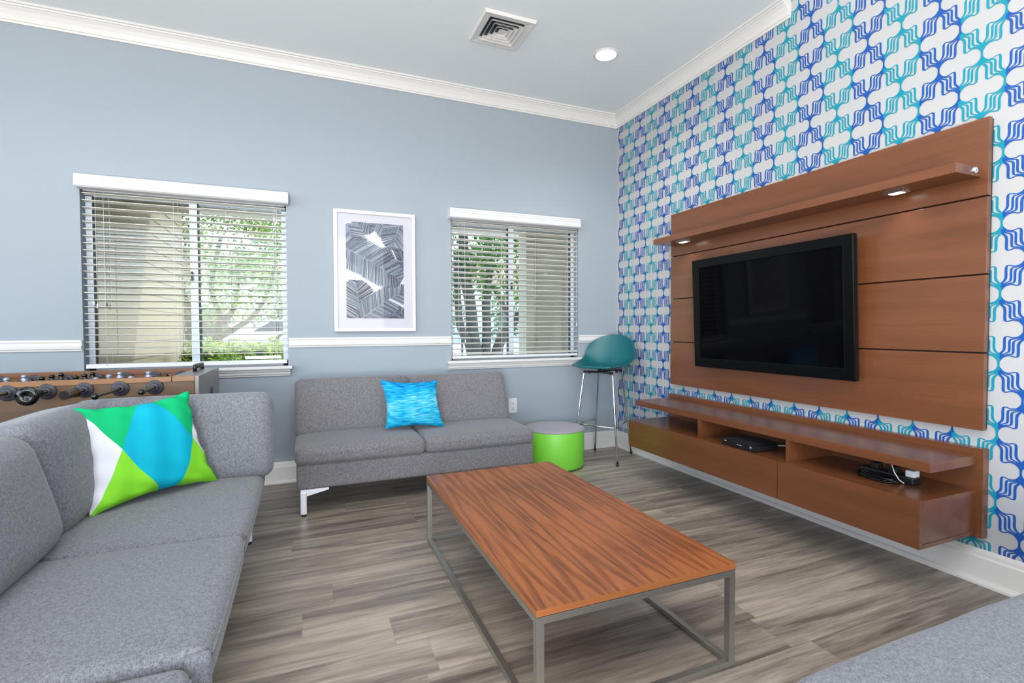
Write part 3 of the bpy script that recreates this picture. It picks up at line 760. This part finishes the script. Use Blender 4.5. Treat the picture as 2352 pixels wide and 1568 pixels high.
def geo_print():
    m, nt, b = newmat('geometric_colour_block_print'); g = G(nt); u, v, _ = g.sep(g.coord('UV'))
    def right(ux0, v0, ux1, v1):   # 1 where the point is right of the line
        uu = g.m('ADD', g.m('MULTIPLY', g.m('SUBTRACT', v, v0), (ux1-ux0)/(v1-v0)), ux0)
        return g.m('GREATER_THAN', u, uu)
    r1 = right(0, 1, .5, 0); r2 = right(.5, 1, 0, 0); r3 = right(.60, 1, 1.0, .24); r4 = right(.64, 0, 1.0, .76)
    white, green, lime, cyan = srgb(206, 206, 214), srgb(2, 168, 104), srgb(122, 200, 44), srgb(0, 160, 186)
    left_up = g.mix(r1, white, green)                  # left of line 2
    left_lo = g.mix(r1, lime, cyan)                    # right of line 2
    c = g.mix(r2, left_up, left_lo)
    c3 = g.mix(r4, green, white)
    c = g.mix(r3, g.mix(r4, c, lime), c3)
    nt.links.new(c, b.inputs['Base Color']); b.inputs['Roughness'].default_value = .75; b.inputs['Specular IOR Level'].default_value = .2
    n_ = g.noise(g.coord(), 900, 2); g.bump(n_, b, .15, .0006)
    return m
pillow('throw_pillow', 'aqua blue ripple-print throw pillow on the loveseat', (-2.205, -.47, .752), (-1.818, -.47, .735), (-1.782, -.545, .415), (-2.185, -.55, .432), .060, striped_blue(), pull=.125, noisea=.006)
pillow('throw_pillow', 'green, cyan and white colour-block throw pillow in the sectional corner', (-3.528, -1.44, .788), (-3.168, -1.235, .815), (-3.052, -1.290, .405), (-3.415, -1.62, .402), .075, geo_print(), pull=.145, noisea=.007)

# sectional on the left
t = thing('sectional_sofa', 'large light grey sectional sofa filling the left foreground', 'sofa', (-3.45, -2.5, 0))
b = MB(); cushion(b, -4.05, -2.912, -4.3, -1.02, .165, .300, .018, (0, 0, 0), 8); wpart(b, 'base', M_fab2, t)
segs = [(-1.965, -1.015), (-2.655, -1.960), (-3.42, -2.665)]
for k, (a, c) in enumerate(segs):
    b = MB(); cushion(b, -3.98, -2.872-(.030 if k == 2 else 0), a, c, .288, .392-(.012 if k == 2 else 0), .030, (.006, .004, .010), 18, pinch=.002)
    s_ = wpart(b, 'seat_cushion', M_fab2, t)
    xe = -2.872-(.030 if k == 2 else 0)+.004
    b = MB(); zz = .366-(.012 if k == 2 else 0)
    b.tube([(xe-.012, a+.03, zz+.004)]+[(xe-.001+.003*math.sin(PI*q/8), a+.03+(c-a-.06)*q/8, zz) for q in range(9)]+[(xe-.012, c-.03, zz+.004)], .0035, 6)
    o = b.build('piping', M_fab2, s_)
# fabric flap where the second and third seats meet
b = MB(); cushion(b, -2.915, -2.868, -2.668, -2.640, .290, .386, .010, (.002, 0, 0), 5); wpart(b, 'seam_flap', M_fab2, t)
b = MB(); cushion(b, -3.62, -2.828, -1.255, -1.085, .388, .800, .045, (.006, .022, .006), 16, mat=tiltx(-1.255, .39, -12)); wpart(b, 'back_cushion', M_fab2, t)
b = MB(); cushion(b, -3.64, -3.425, -1.815, -1.24, .392, .800, .060, (.030, .006, .010), 16, mat=tilty(-3.425, .39, -10)); wpart(b, 'back_cushion', M_fab2, t)
b = MB(); cushion(b, -3.70, -3.405, -2.62, -1.800, .392, .790, .070, (.045, .010, .010), 16, mat=tilty(-3.405, .39, -15)); wpart(b, 'back_cushion', M_fab2, t)
b = MB(); cushion(b, -3.70, -3.405, -3.45, -2.63, .392, .790, .070, (.045, .010, .010), 16, mat=tilty(-3.405, .39, -15)); wpart(b, 'back_cushion', M_fab2, t)
b = MB(); cushion(b, -4.05, -3.83, -4.3, -1.02, .300, .66, .03, (0, 0, 0), 6); wpart(b, 'back_frame', M_fab2, t)
for x, y in ((-2.950, -1.06), (-4.00, -1.06), (-2.95, -4.2), (-4.0, -4.2)):
    b = MB(); b.box(x-.018, x+.018, y-.016, y+.016, .012, .166, bev=.005); b.lathe([(.0001, 0), (.014, 0), (.015, .012), (.0001, .012)], (x, y, 0), 16, 1); b.build('leg', [M_silver, M_black], t)

# sofa end at lower right
t = thing('corner_sofa', 'light grey sofa seat cut off at the lower right foreground', 'sofa', (-1.2, -3.8, 0))
b = MB(); cushion(b, -2.36, -.10, -4.25, -3.31, .165, .302, .018, (0, 0, 0), 8); wpart(b, 'base', M_fab2, t)
b = MB(); cushion(b, -1.795, -.90, -4.15, -3.235, .300, .418, .030, (.004, .010, .012), 18, pinch=.002); wpart(b, 'seat_cushion', M_fab2, t)
b = MB(); cushion(b, -.895, -.10, -4.15, -3.245, .300, .418, .030, (.004, .008, .012), 16); wpart(b, 'seat_cushion', M_fab2, t)
b = MB(); cushion(b, -2.36, -1.80, -4.15, -3.315, .300, .412, .030, (.004, .006, .010), 16); wpart(b, 'seat_cushion', M_fab2, t)
for x, y in ((-2.3, -3.36), (-.16, -3.36), (-2.3, -4.2), (-.16, -4.2)):
    b = MB(); b.box(x-.018, x+.018, y-.016, y+.016, 0, .166, bev=.005); b.build('leg', M_silver, t)

# ------------------------------------------------------------------ coffee table
TX0, TX1, TY0, TY1 = -2.100, -1.389, -2.718, -1.383
t = thing('coffee_table', 'low walnut coffee table on an open square steel frame', 'table', ((TX0+TX1)/2, (TY0+TY1)/2, 0))
b = MB(); b.box(TX0, TX1, TY0, TY1, .3195, .340, bev=.0012)
b.mi = [0 if abs(sum(b.v[i][2] for i in f)/len(f)-.340) < .001 else 1 for f in b.f]
b.build('tabletop', [M_walnut, wood_panel('walnut_edge_banding', srgb(150, 88, 46), srgb(172, 104, 58), .4, 'x', 0)], t)
b = MB(); w = .022; i_ = .001
for z0, z1 in ((.2975, .3175), (0.0005, .0205)):
    b.box(TX0+i_, TX1-i_, TY0+i_, TY0+w, z0, z1, bev=.0008); b.box(TX0+i_, TX1-i_, TY1-w, TY1-i_, z0, z1, bev=.0008)
    b.box(TX0+i_, TX0+w, TY0+w, TY1-w, z0, z1, bev=.0008); b.box(TX1-w, TX1-i_, TY0+w, TY1-w, z0, z1, bev=.0008)
b.build('frame', M_steel, t)
for x in (TX0+i_, TX1-w-.002):
    for y in (TY0+i_, TY1-w-.002):
        b = MB(); b.box(x, x+w+.001, y, y+w+.001, .0200, .2980, bev=.0008); b.build('leg', M_steel, t)

# ------------------------------------------------------------------ pouf
px, py, pr, ph = -.838, -.368, .236, .302
t = thing('pouf', 'round lime green pouf with a grey top beside the loveseat', 'ottoman', (px, py, 0))
b = MB(); b.lathe([(.0001, .004), (pr-.03, .004), (pr-.008, .012), (pr, .032), (pr, ph-.004), (pr-.002, ph)], (px, py, 0), 64); b.build('drum', M_lime, t)
b = MB(); b.lathe([(pr-.0005, ph-.006), (pr+.0025, ph-.003), (pr+.0025, ph+.001), (pr-.006, ph+.010), (pr-.05, ph+.016), (.0001, ph+.018)], (px, py, 0), 64); b.build('padded_top', M_greytop, t)
b = MB(); b.lathe([(.0001, 0), (pr-.035, 0), (pr-.03, .004), (.0001, .004)], (px, py, 0), 40); b.build('foot_disc', M_black, t)

# ------------------------------------------------------------------ bar stool
BL_, BR_, FR_, FL_ = Vector((-.285, -.085, 0)), Vector((-.055, -.305, 0)), Vector((-.390, -.590, 0)), Vector((-.600, -.240, 0))
cst = (BL_+BR_+FR_+FL_)/4
fwd = ((FL_+FR_)/2-(BL_+BR_)/2).normalized(); rgt = Vector((-fwd.y, fwd.x, 0))
t = thing('bar_stool', 'teal plastic shell bar stool on chrome legs in the corner', 'stool', (cst.x, cst.y, 0))
top = {}
for nm, P_ in (('BL', BL_), ('BR', BR_), ('FR', FR_), ('FL', FL_)):
    q = P_+(cst-P_)*.36; q.z = .728; top[nm] = q
    b = MB(); d = (q-P_)
    b.tube([P_+Vector((0, 0, .012)), P_+d*.5, P_+d*.985, q+(cst-q).normalized()*.01+Vector((0, 0, .002))], .0085, 12)
    leg = b.build('leg', M_chrome, t)
    b = MB(); b.lathe([(.0001, 0), (.010, 0), (.0115, .004), (.0115, .018), (.0090, .022)], P_, 16); b.build('foot_cap', M_black, leg)
zr = .292
def onleg(P_, q, z): return P_+(q-P_)*(z/.728)
ring = {k: onleg(P_, top[k], zr) for k, P_ in (('BL', BL_), ('BR', BR_), ('FR', FR_), ('FL', FL_))}
for a, c in (('BL', 'FL'), ('FL', 'FR'), ('FR', 'BR')):
    b = MB(); b.tube([ring[a], ring[c]], .0065, 10); b.build('footrest_bar', M_chrome, t)
b = MB()
for a, c in (('FL', 'FR'), ('BL', 'BR')): b.tube([top[a]+Vector((0, 0, .004)), top[c]+Vector((0, 0, .004))], .009, 10)
b.tube([(top['FL']+top['FR'])/2, (top['BL']+top['BR'])/2], .007, 8); b.build('seat_bracket', M_black, t)
for nm in ('FL', 'FR', 'BL', 'BR'):
    b = MB(); p = top[nm]*.72+Vector((cst.x, cst.y, .728))*.28; b.lathe([(.0001, -.014), (.010, -.014), (.012, -.004), (.012, .010), (.0001, .010)], p, 14); b.build('bumper', M_black, t)
# columns: forward, height, half width, side lift, side wrap
prof = [(.228, .772, .120, .0, .0), (.232, .780, .160, .002, .0), (.222, .782, .185, .006, .0), (.180, .774, .208, .018, .0), (.12, .762, .220, .034, .0), (.04, .752, .228, .052, .004), (-.05, .750, .231, .072, .012),
        (-.12, .762, .231, .082, .028), (-.170, .792, .230, .074, .052), (-.200, .842, .226, .050, .074), (-.218, .900, .214, .026, .082), (-.230, .952, .194, .010, .072), (-.238, .992, .164, .0, .052), (-.244, 1.020, .118, -.004, .028), (-.247, 1.034, .060, -.003, .008), (-.248, 1.037, .004, .0, .0)]
pc = cat([tuple(p) for p in prof], 3); nu = 28
vs = []
for f_, z_, hw, lift, wrap in pc:
    for j in range(nu+1):
        s_ = -1+2*j/nu
        k_ = math.sin(s_*PI/2)
        p = cst+fwd*(f_+wrap*abs(k_)**2.4)+rgt*(hw*k_); p.z = z_+lift*abs(k_)**2.6
        vs.append(p)
b = MB(); nr = len(pc)
b.add(vs, [(i*(nu+1)+j, i*(nu+1)+j+1, (i+1)*(nu+1)+j+1, (i+1)*(nu+1)+j) for i in range(nr-1) for j in range(nu)], 0, True)
o = b.build('seat_shell', M_stool, t)
md = o.modifiers.new('thick', 'SOLIDIFY'); md.thickness = .008; md.offset = 0

# ------------------------------------------------------------------ foosball table
FX0, FX1, FY0, FY1, FZ = -4.535, -3.175, -.940, -.312, .860
t = thing('foosball_table', 'brown foosball table with black-handled rods behind the sectional', 'game table', ((FX0+FX1)/2, (FY0+FY1)/2, 0))
ex = -3.292; el = -4.418
b = MB(); b.box(FX0+.012, FX1-.020, FY0, FY0+.030, .655, .836, bev=.001); b.build('side_panel', M_foos, t)
b = MB(); b.box(FX0+.012, FX1-.020, FY1-.030, FY1, .655, .836, bev=.001); b.build('side_panel', M_foosin, t)
b = MB(); b.box(FX0+.006, ex-.0015, FY0-.006, FY0+.036, .836, .860, bev=.0015); b.box(ex+.0015, FX1-.018, FY0-.006, FY0+.004, .836, .860, bev=.0015); b.build('top_rail', M_foosrail, t)
b = MB(); b.box(FX0+.006, ex, FY1-.036, FY1+.006, .836, .860, bev=.0015); b.build('top_rail', M_foosin, t)
for a, c, e in ((ex, FX1, 1), (FX0, el, -1)):
    b = MB(); b.box(a, c-.018 if e > 0 else c, FY0+.030, FY1-.030, .655, .858); b.box(a, c-.018 if e > 0 else c, FY0+.004, FY1+.002, .8585, .8605)
    b.build('goal_block', M_foosgrey, t)
b = MB(); b.box(FX1-.018, FX1, FY0-.002, FY1+.004, .560, .861, bev=.002); b.build('end_board', M_foosgrey, t)
b = MB(); b.box(FX0, FX0+.006, FY0, FY1, .560, .861); b.build('end_board', M_foosgrey, t)
b = MB(); cyy = -.58
b.lathe([(.0001, .0015), (.030, .0015), (.034, .003), (.038, .0005)], (FX1, cyy, .735), 28, 0, Matrix.Rotation(PI/2, 3, 'Y') @ Matrix.Diagonal((1, .9, 1))); b.build('ball_return_cup', M_blackg, t)
b = MB(); b.box(ex, el, FY0+.030, FY1-.030, .700, .712); b.build('playfield', M_field, t)
b = MB(); b.box(FX0+.02, FX1-.03, FY0+.01, FY0+.04, .52, .655); b.box(FX0+.02, FX1-.03, FY1-.04, FY1-.01, .52, .655); b.box(FX0+.02, FX1-.03, FY0+.04, FY1-.04, .60, .612); b.build('lower_cabinet', simple('foosball_dark_grey', srgb(92, 90, 90), .4, noise=.04), t)
for x in (FX0+.03, FX1-.13):
    for y in (FY0+.012, FY1-.092):
        b = MB(); b.box(x, x+.09, y, y+.08, 0, .525, bev=.003); b.build('leg', M_foosgrey, t)
sc = MB()
for (x, y) in ((-3.245, -.64), (-3.25, -.40)):
    sc.lathe([(.0001, .036), (.007, .036), (.010, .032), (.0105, 0), (.0001, 0)], (x, y, .861), 16)
sc.tube([(-3.245, -.64, .886), (-3.25, -.40, .886)], .007, 10)
for k in range(5): sc.box(-3.262, -3.234, -.60+k*.035, -.585+k*.035, .876, .898)
sc.build('score_counter', M_black, t)
M_rod = simple('rod_steel', srgb(120, 112, 100), .25, 1, noise=.03)
M_bear = simple('bearing_black', srgb(58, 57, 66), .45)
M_figs = simple('player_silver', srgb(160, 168, 188), .3, .5)
rods = [(-3.364, 'ball', -1.161, 'b'), (-3.505, 'ball', -1.258, 's'), (-3.645, 'grip', -1.160, 's'), (-3.785, 'grip', -1.115, 'b'), (-3.925, 'grip', -1.20, 'b'), (-4.065, 'ball', -1.18, 's'), (-4.205, 'grip', -1.16, 'b'), (-4.345, 'ball', -1.15, 's')]
zr = .812
for k, (x, kind, ye, colr) in enumerate(rods):
    b = MB(); b.tube([(x, ye+.012, zr), (x, FY1+.10+(.20 if kind == 'ball' else .02), zr)], .0078, 12)
    rod = b.build('rod', M_rod, t)
    RX = Matrix.Rotation(PI/2, 3, 'X')
    for yy, s_ in ((FY0, 1), (FY1-.030, 1)):
        b = MB(); b.lathe([(.0095, .020), (.018, .020), (.020, .014), (.022, .010), (.034, .009), (.0375, .004), (.0375, -.0002)], (x, yy, zr), 28, 0, RX); b.build('bearing', M_bear, rod)
    if kind == 'ball':
        b = MB(); b.sphere((x, ye, zr), .0145, n=10); b.build('end_cap', M_blackg, rod)
    else:
        b = MB()
        if k == 3: b.lathe([(.009, -.115), (.016, -.11), (.018, -.09), (.022, -.05), (.030, -.02), (.040, .0), (.042, .006), (.040, .012), (.015, .014), (.012, .010), (.0001, .010)], (x, ye, zr), 30, 0, RX)
        else: b.lathe([(.0095, -.118), (.020, -.116), (.024, -.11), (.021, -.10), (.020, -.05), (.0215, -.008), (.0205, 0), (.0001, 0)], (x, ye, zr), 8, 0, RX, smooth=False)
        b.build('handle', M_blackg, rod)
    pls = [(-.72,), (-.78, -.47), (-.80, -.62, -.45), (-.84, -.73, -.62, -.51, -.40), (-.84, -.73, -.62, -.51, -.40), (-.80, -.62, -.45), (-.78, -.47), (-.62,)][k]
    for yy in pls:
        b = MB(); b.lathe([(.0001, .048), (.009, .046), (.0125, .040), (.0125, .032), (.009, .027), (.016, .021), (.017, .006), (.015, -.014), (.011, -.03), (.009, -.06), (.010, -.078), (.0001, -.080)], (x, yy, zr), 16)
        b.build('player_figure', M_figs if colr == 's' else M_blackg, rod)

# ------------------------------------------------------------------ outside
M_ext = simple('exterior_beige_siding', srgb(192, 184, 166), .8, noise=.05, nscale=2)
M_exttrim = simple('exterior_cream_trim', srgb(236, 230, 214), .7, noise=.02)
M_conc = simple('pale_concrete', srgb(214, 212, 206), .85, noise=.03, nscale=2)
M_asph = simple('bright_asphalt', srgb(195, 195, 195), .9, noise=.05, nscale=4)
M_grass = simple('lawn', srgb(110, 150, 60), .9, noise=.3, nscale=30)
b = MB(); b.box(-60, 60, .16, 90, -.35, -.20)
struct(b.build('trim_6', M_asph), 'bright paved street outside the windows')
b = MB(); b.box(-9, 6, .16, 2.2, -.2, -.12); struct(b.build('trim_7', M_conc), 'pale porch slab outside the windows')
def siding(x0, x1, y0, y1, name, label, z1=2.62):
    b = MB(); b.box(x0, x1, y0, y1, -.12, z1)
    z = 0.0
    for k in range(17):     # lap boards
        zz = -.1+k*.155
        for xf, sg in ((x0, -1), (x1, 1)):
            b.add([(xf, y0, zz), (xf, y1, zz), (xf+sg*.007, y1, zz), (xf+sg*.007, y0, zz), (xf, y0, zz+.155), (xf, y1, zz+.155)], [(0, 1, 2, 3), (3, 2, 5, 4)])
    struct(b.build(name, M_ext), label)
siding(-4.42, -4.11, .162, 3.6, 'wall_porch_left', 'beige lap-sided porch wall left of the wide window')
siding(-.245, .30, .162, 1.28, 'wall_porch_right', 'beige lap-sided porch wall right of the second window')
b = MB(); b.box(-.345, .35, 1.28, 1.50, -.12, 2.35); struct(b.build('trim_8', M_exttrim), 'cream corner board at the end of the porch wall')
b = MB(); b.box(-4.109, -4.085, .165, .66, -.12, 2.49); struct(b.build('trim_9', M_exttrim), 'cream corner board beside the wide window')
b = MB(); b.box(-9, 6, .161, 2.3, 2.50, 2.62); struct(b.build('ceiling_porch', M_ext), 'shaded porch soffit outside')
b = MB(); b.box(-4.42, .35, 1.45, 1.62, 2.19, 2.50); b.box(-4.42, .35, 1.44, 1.46, 2.185, 2.25); struct(b.build('trim_10', M_exttrim), 'cream porch beam outside')

def leafmat(name, c1, c2, c3):
    m, nt, b = newmat(name); g = G(nt)
    inf = nt.nodes.new('ShaderNodeNewGeometry'); rnd = inf.outputs['Random Per Island']
    nt.links.new(g.ramp(rnd, [(0, c1), (.5, c2), (1, c3)]), b.inputs['Base Color'])
    b.inputs['Roughness'].default_value = .5; b.inputs['Specular IOR Level'].default_value = .3
    tr = nt.nodes.new('ShaderNodeBsdfTranslucent'); nt.links.new(g.ramp(rnd, [(0, c2), (1, c3)]), tr.inputs[0])
    mx = nt.nodes.new('ShaderNodeMixShader'); mx.inputs[0].default_value = .45
    out = nt.nodes['Material Output']; nt.links.new(b.outputs[0], mx.inputs[1]); nt.links.new(tr.outputs[0], mx.inputs[2]); nt.links.new(mx.outputs[0], out.inputs[0])
    return m
M_leaf1 = leafmat('light_green_leaves', srgb(60, 96, 30), srgb(112, 146, 44), srgb(176, 190, 80))
M_leaf2 = leafmat('green_leaves', srgb(46, 78, 36), srgb(86, 128, 52), srgb(150, 190, 80))
M_leaf3 = leafmat('hedge_leaves', srgb(84, 150, 36), srgb(150, 196, 62), srgb(220, 226, 120))
M_leaf4 = leafmat('far_leaves', srgb(60, 86, 56), srgb(92, 118, 78), srgb(134, 150, 104))
M_bark1 = simple('pale_bark', srgb(112, 100, 82), .9, noise=.25, nscale=14, bump=.4, bscale=40)
M_bark2 = simple('grey_bark', srgb(84, 80, 72), .9, noise=.35, nscale=16, bump=.5, bscale=40)
def leaves(centers, radii, n, size, seed):
    r = np.random.default_rng(seed); C_ = np.array(centers, float); R_ = np.array(radii, float)
    if R_.ndim == 1: R_ = np.repeat(R_[:, None], 3, 1)
    w = R_.prod(1)**(2/3); w /= w.sum()
    idx = r.choice(len(C_), n, p=w); d = r.normal(size=(n, 3)); d /= np.linalg.norm(d, axis=1)[:, None]
    p = C_[idx]+d*R_[idx]*(r.random((n, 1))**.45)
    a = r.normal(size=(n, 3)); a /= np.linalg.norm(a, axis=1)[:, None]; b2 = np.cross(a, r.normal(size=(n, 3))); b2 /= np.linalg.norm(b2, axis=1)[:, None]
    s = size*(.6+.8*r.random((n, 1)))
    V = np.stack([p-a*s, p+b2*s*.45, p+a*s, p-b2*s*.45], 1).reshape(-1, 3)
    return V, [(4*i, 4*i+1, 4*i+2, 4*i+3) for i in range(n)]
def foliage(name, mat, cs, rs, n, size, seed, parent=None, loc=None):
    V, F = leaves(cs, rs, n, size, seed); b = MB(); b.v = [tuple(v) for v in V.tolist()]; b.f = F; b.mi = [0]*len(F); b.sm = [False]*len(F)
    return b.build(name, mat, parent, loc, fix=False)
# spreading pale tree behind the hedge (seen through the wide window)
def limb(b, pts, r0, r1, n=8):
    k = len(pts); pts = [tuple(q) for q in cat([tuple(p) for p in pts], 4)]; m = len(pts)
    b.tube(pts, [r0+(r1-r0)*i/(m-1) for i in range(m)], n)
t = thing('garden_tree', 'pale multi-branched tree seen through the wide window', 'tree', (-4.15, 5.2, -.2))
b = MB()
limb(b, [(-4.28, 5.2, -.2), (-4.22, 5.2, .4), (-4.05, 5.2, .82), (-3.97, 5.2, 1.0)], .13, .09)
limb(b, [(-3.97, 5.2, .95), (-4.15, 5.1, 1.2), (-4.35, 5.1, 1.5), (-4.5, 5.0, 2.2)], .055, .03)
limb(b, [(-3.97, 5.2, .98), (-3.95, 5.3, 1.3), (-4.05, 5.3, 1.8), (-3.9, 5.3, 2.6)], .06, .03)
limb(b, [(-3.95, 5.2, .96), (-3.70, 5.2, 1.12), (-3.45, 5.1, 1.30), (-3.25, 5.1, 1.65), (-3.1, 5.1, 2.2)], .05, .02)
limb(b, [(-3.97, 5.2, .9), (-3.78, 5.1, .80), (-3.66, 5.1, .55)], .03, .02)
limb(b, [(-3.40, 5.0, .58), (-3.18, 5.0, .70), (-3.10, 5.0, .95), (-2.92, 5.0, 1.06), (-2.80, 5, 1.08)], .035, .012)
limb(b, [(-3.90, 5.3, 1.2), (-3.72, 5.3, 1.5), (-3.66, 5.3, 2.2)], .05, .03)
b.build('trunk', M_bark1, t)
rr = np.random.default_rng(3)
cs = [(-4.6+2.5*rr.random(), 5.0+max(-.6, rr.normal()*.5), 1.75+1.5*rr.random()) for _ in range(46)]+[(-4.6, 5, 1.5), (-4.5, 5, 1.7), (-3.3, 5.1, 1.6), (-3.6, 5.2, 1.5), (-4.0, 5.3, 1.55)]
foliage('crown', M_leaf1, cs, [.26+.16*rr.random() for _ in cs], 9000, .035, 11, t)
# crape myrtle like tree close to the second window
t = thing('garden_tree', 'dark multi-stemmed leafy tree seen through the window beside the stool', 'tree', (.16, 4.4, -.2))
b = MB()
limb(b, [(.05, 4.4, -.2), (.10, 4.4, .5), (.02, 4.4, 1.0), (-.02, 4.4, 1.5), (-.12, 4.4, 2.1), (-.15, 4.4, 3.0)], .13, .085)
limb(b, [(.30, 4.4, -.2), (.26, 4.4, .5), (.28, 4.4, 1.1), (.27, 4.4, 1.7), (.35, 4.4, 2.3), (.2, 4.4, 2.9)], .10, .06)
limb(b, [(.42, 4.4, -.2), (.44, 4.4, .6), (.66, 4.4, 1.05), (.92, 4.4, 1.35), (1.2, 4.5, 1.75), (1.45, 4.6, 2.2)], .11, .06)
limb(b, [(.02, 4.4, -.2), (-.02, 4.4, .7), (-.22, 4.3, 1.1), (-.27, 4.3, 1.5), (-.30, 4.3, 2.4)], .09, .05)
limb(b, [(.78, 4.4, 1.2), (.62, 4.4, 1.45), (.45, 4.4, 1.75), (.2, 4.4, 2.0)], .05, .035)
b.build('trunk', M_bark2, t)
cs = [(-1.0+2.9*rr.random(), 4.4+rr.normal()*.4, 2.05+1.4*rr.random()) for _ in range(60)]+[(-.55, 4.3, 1.8), (-.5, 4.3, 1.6), (.5, 4.4, 1.75), (.1, 4.3, 1.85), (.8, 4.4, 1.8), (1.35, 4.5, 1.5), (1.5, 4.6, 1.25)]
foliage('crown', M_leaf2, cs, [.24+.16*rr.random() for _ in cs[:-2]]+[.14, .12], 11000, .045, 12, t)
# hedge under the wide window
cs = [(-3.86+.14*k, 2.75+.1*math.sin(k*1.7), .65+.02*math.sin(k*2.3)) for k in range(13)]
hz = thing('clipped_hedge', 'bright green hedge at the bottom of the wide window view', 'hedge', (-3.1, 2.8, -.2))
foliage('leaves', M_leaf3, cs, [(.16, .24, .34)]*len(cs), 15000, .026, 13, hz)
b = MB(); b.box(-3.95, -2.25, 2.66, 2.86, -.2, .86, bev=.04); b.build('inner_branches', simple('hedge_core', srgb(50, 88, 30), .9, noise=.3, nscale=20), hz)
# parked car beyond the tree
t = thing('parked_car', 'white parked car far out on the street through the wide window', 'car', (-3.5, 17, -.2))
b = MB(); prf = [(-6.2, .15), (-6.25, .6), (-5.9, .85), (-4.9, .98), (-4.2, 1.42), (-2.4, 1.48), (-1.6, 1.05), (-1.1, .9), (-1.05, .2)]
prf = [(x+.3, z) for x, z in prf]
b.v = []; n = len(prf)
b.add([(x, 16.2, z) for x, z in prf]+[(x, 17.9, z) for x, z in prf], [(i, (i+1) % n, n+(i+1) % n, n+i) for i in range(n)]+[tuple(range(n))[::-1], tuple(range(n, 2*n))]); b.build('body', simple('car_paint_white', srgb(226, 230, 236), .2, coat=.5, noise=.01), t)
b = MB(); wpf = [(-4.45, 1.0), (-3.85, 1.36), (-2.2, 1.41), (-1.5, 1.04)]
b.add([(x, 16.185, z) for x, z in wpf]+[(x, 16.2, z) for x, z in wpf], [(0, 1, 2, 3), (7, 6, 5, 4), (0, 4, 5, 1), (1, 5, 6, 2), (2, 6, 7, 3), (3, 7, 4, 0)]); b.build('side_windows', simple('car_glass', srgb(40, 62, 74), .08, noise=.02), t)
for x in (-5.1, -1.7):
    b = MB(); b.lathe([(.0001, -.1), (.32, -.1), (.34, 0), (.32, .1), (.0001, .1)], (x, 16.2, .14), 28, 0, Matrix.Rotation(PI/2, 3, 'X')); b.build('wheel', M_black, t)
# far planting and neighbouring building
for k, (x, y, z, r, nn, lab) in enumerate(((-9, 26, 1.6, (3.2, 1.5, 2.3), 2600, 'loose green trees far beyond the pale tree'), (-1.5, 27, 1.8, (3.6, 1.5, 2.6), 2600, 'green trees far behind the parked car'), (12, 26, 1.9, (4.2, 1.5, 2.2), 2600, 'green trees far beyond the dark stems'), (4.5, 30, 1.7, (3.2, 1.5, 3.0), 2200, 'rounded far tree between the two window views'))):
    tt = thing('distant_tree', lab, 'tree', (x, y, -.2), None)
    foliage('crown', M_leaf4, [(x+rr.normal()*r[0]*.5, y, z+rr.normal()*.6) for _ in range(14)], [(r[0]*.38, r[1], r[2]*.38)]*14, nn, .16, 20+k, tt)
    b = MB(); b.tube([(x, y, -.2), (x, y, z)], .14, 8); b.build('trunk', M_bark1, tt)
t = thing('neighbour_building', 'pale beige building far across the street', 'building', (2, 40, -.2))
b = MB(); b.box(-26, 34, 40, 46, -.2, 5.2); b.build('wall', M_exttrim, t)
b = MB(); b.prism([(-.5+39.5, 5.2), (47, 5.2), (43, 7.6)], 'x', -27, 35); b.build('roof', simple('roof_tile_tan', srgb(170, 140, 115), .9, noise=.1), t)
for k in range(9):
    b = MB(); x = -22+k*6; b.box(x, x+1.6, 39.95, 40, 1.0, 2.6); b.build('window', simple('far_window', srgb(96, 118, 128), .2), t)
# metal fence along the street (right window)
t = thing('metal_fence', 'thin dark metal fence low in the view beside the stool', 'fence', (5, 14, -.2))
for k in range(10):
    b = MB(); x = -.5+k*1.6; b.box(x-.03, x+.03, 13.97, 14.03, -.2, .95); b.build('post', M_dark, t)
b = MB(); b.box(-.5, 13.9, 13.985, 14.015, .86, .90); b.box(-.5, 13.9, 13.985, 14.015, 0, .04); b.build('rail', M_dark, t)
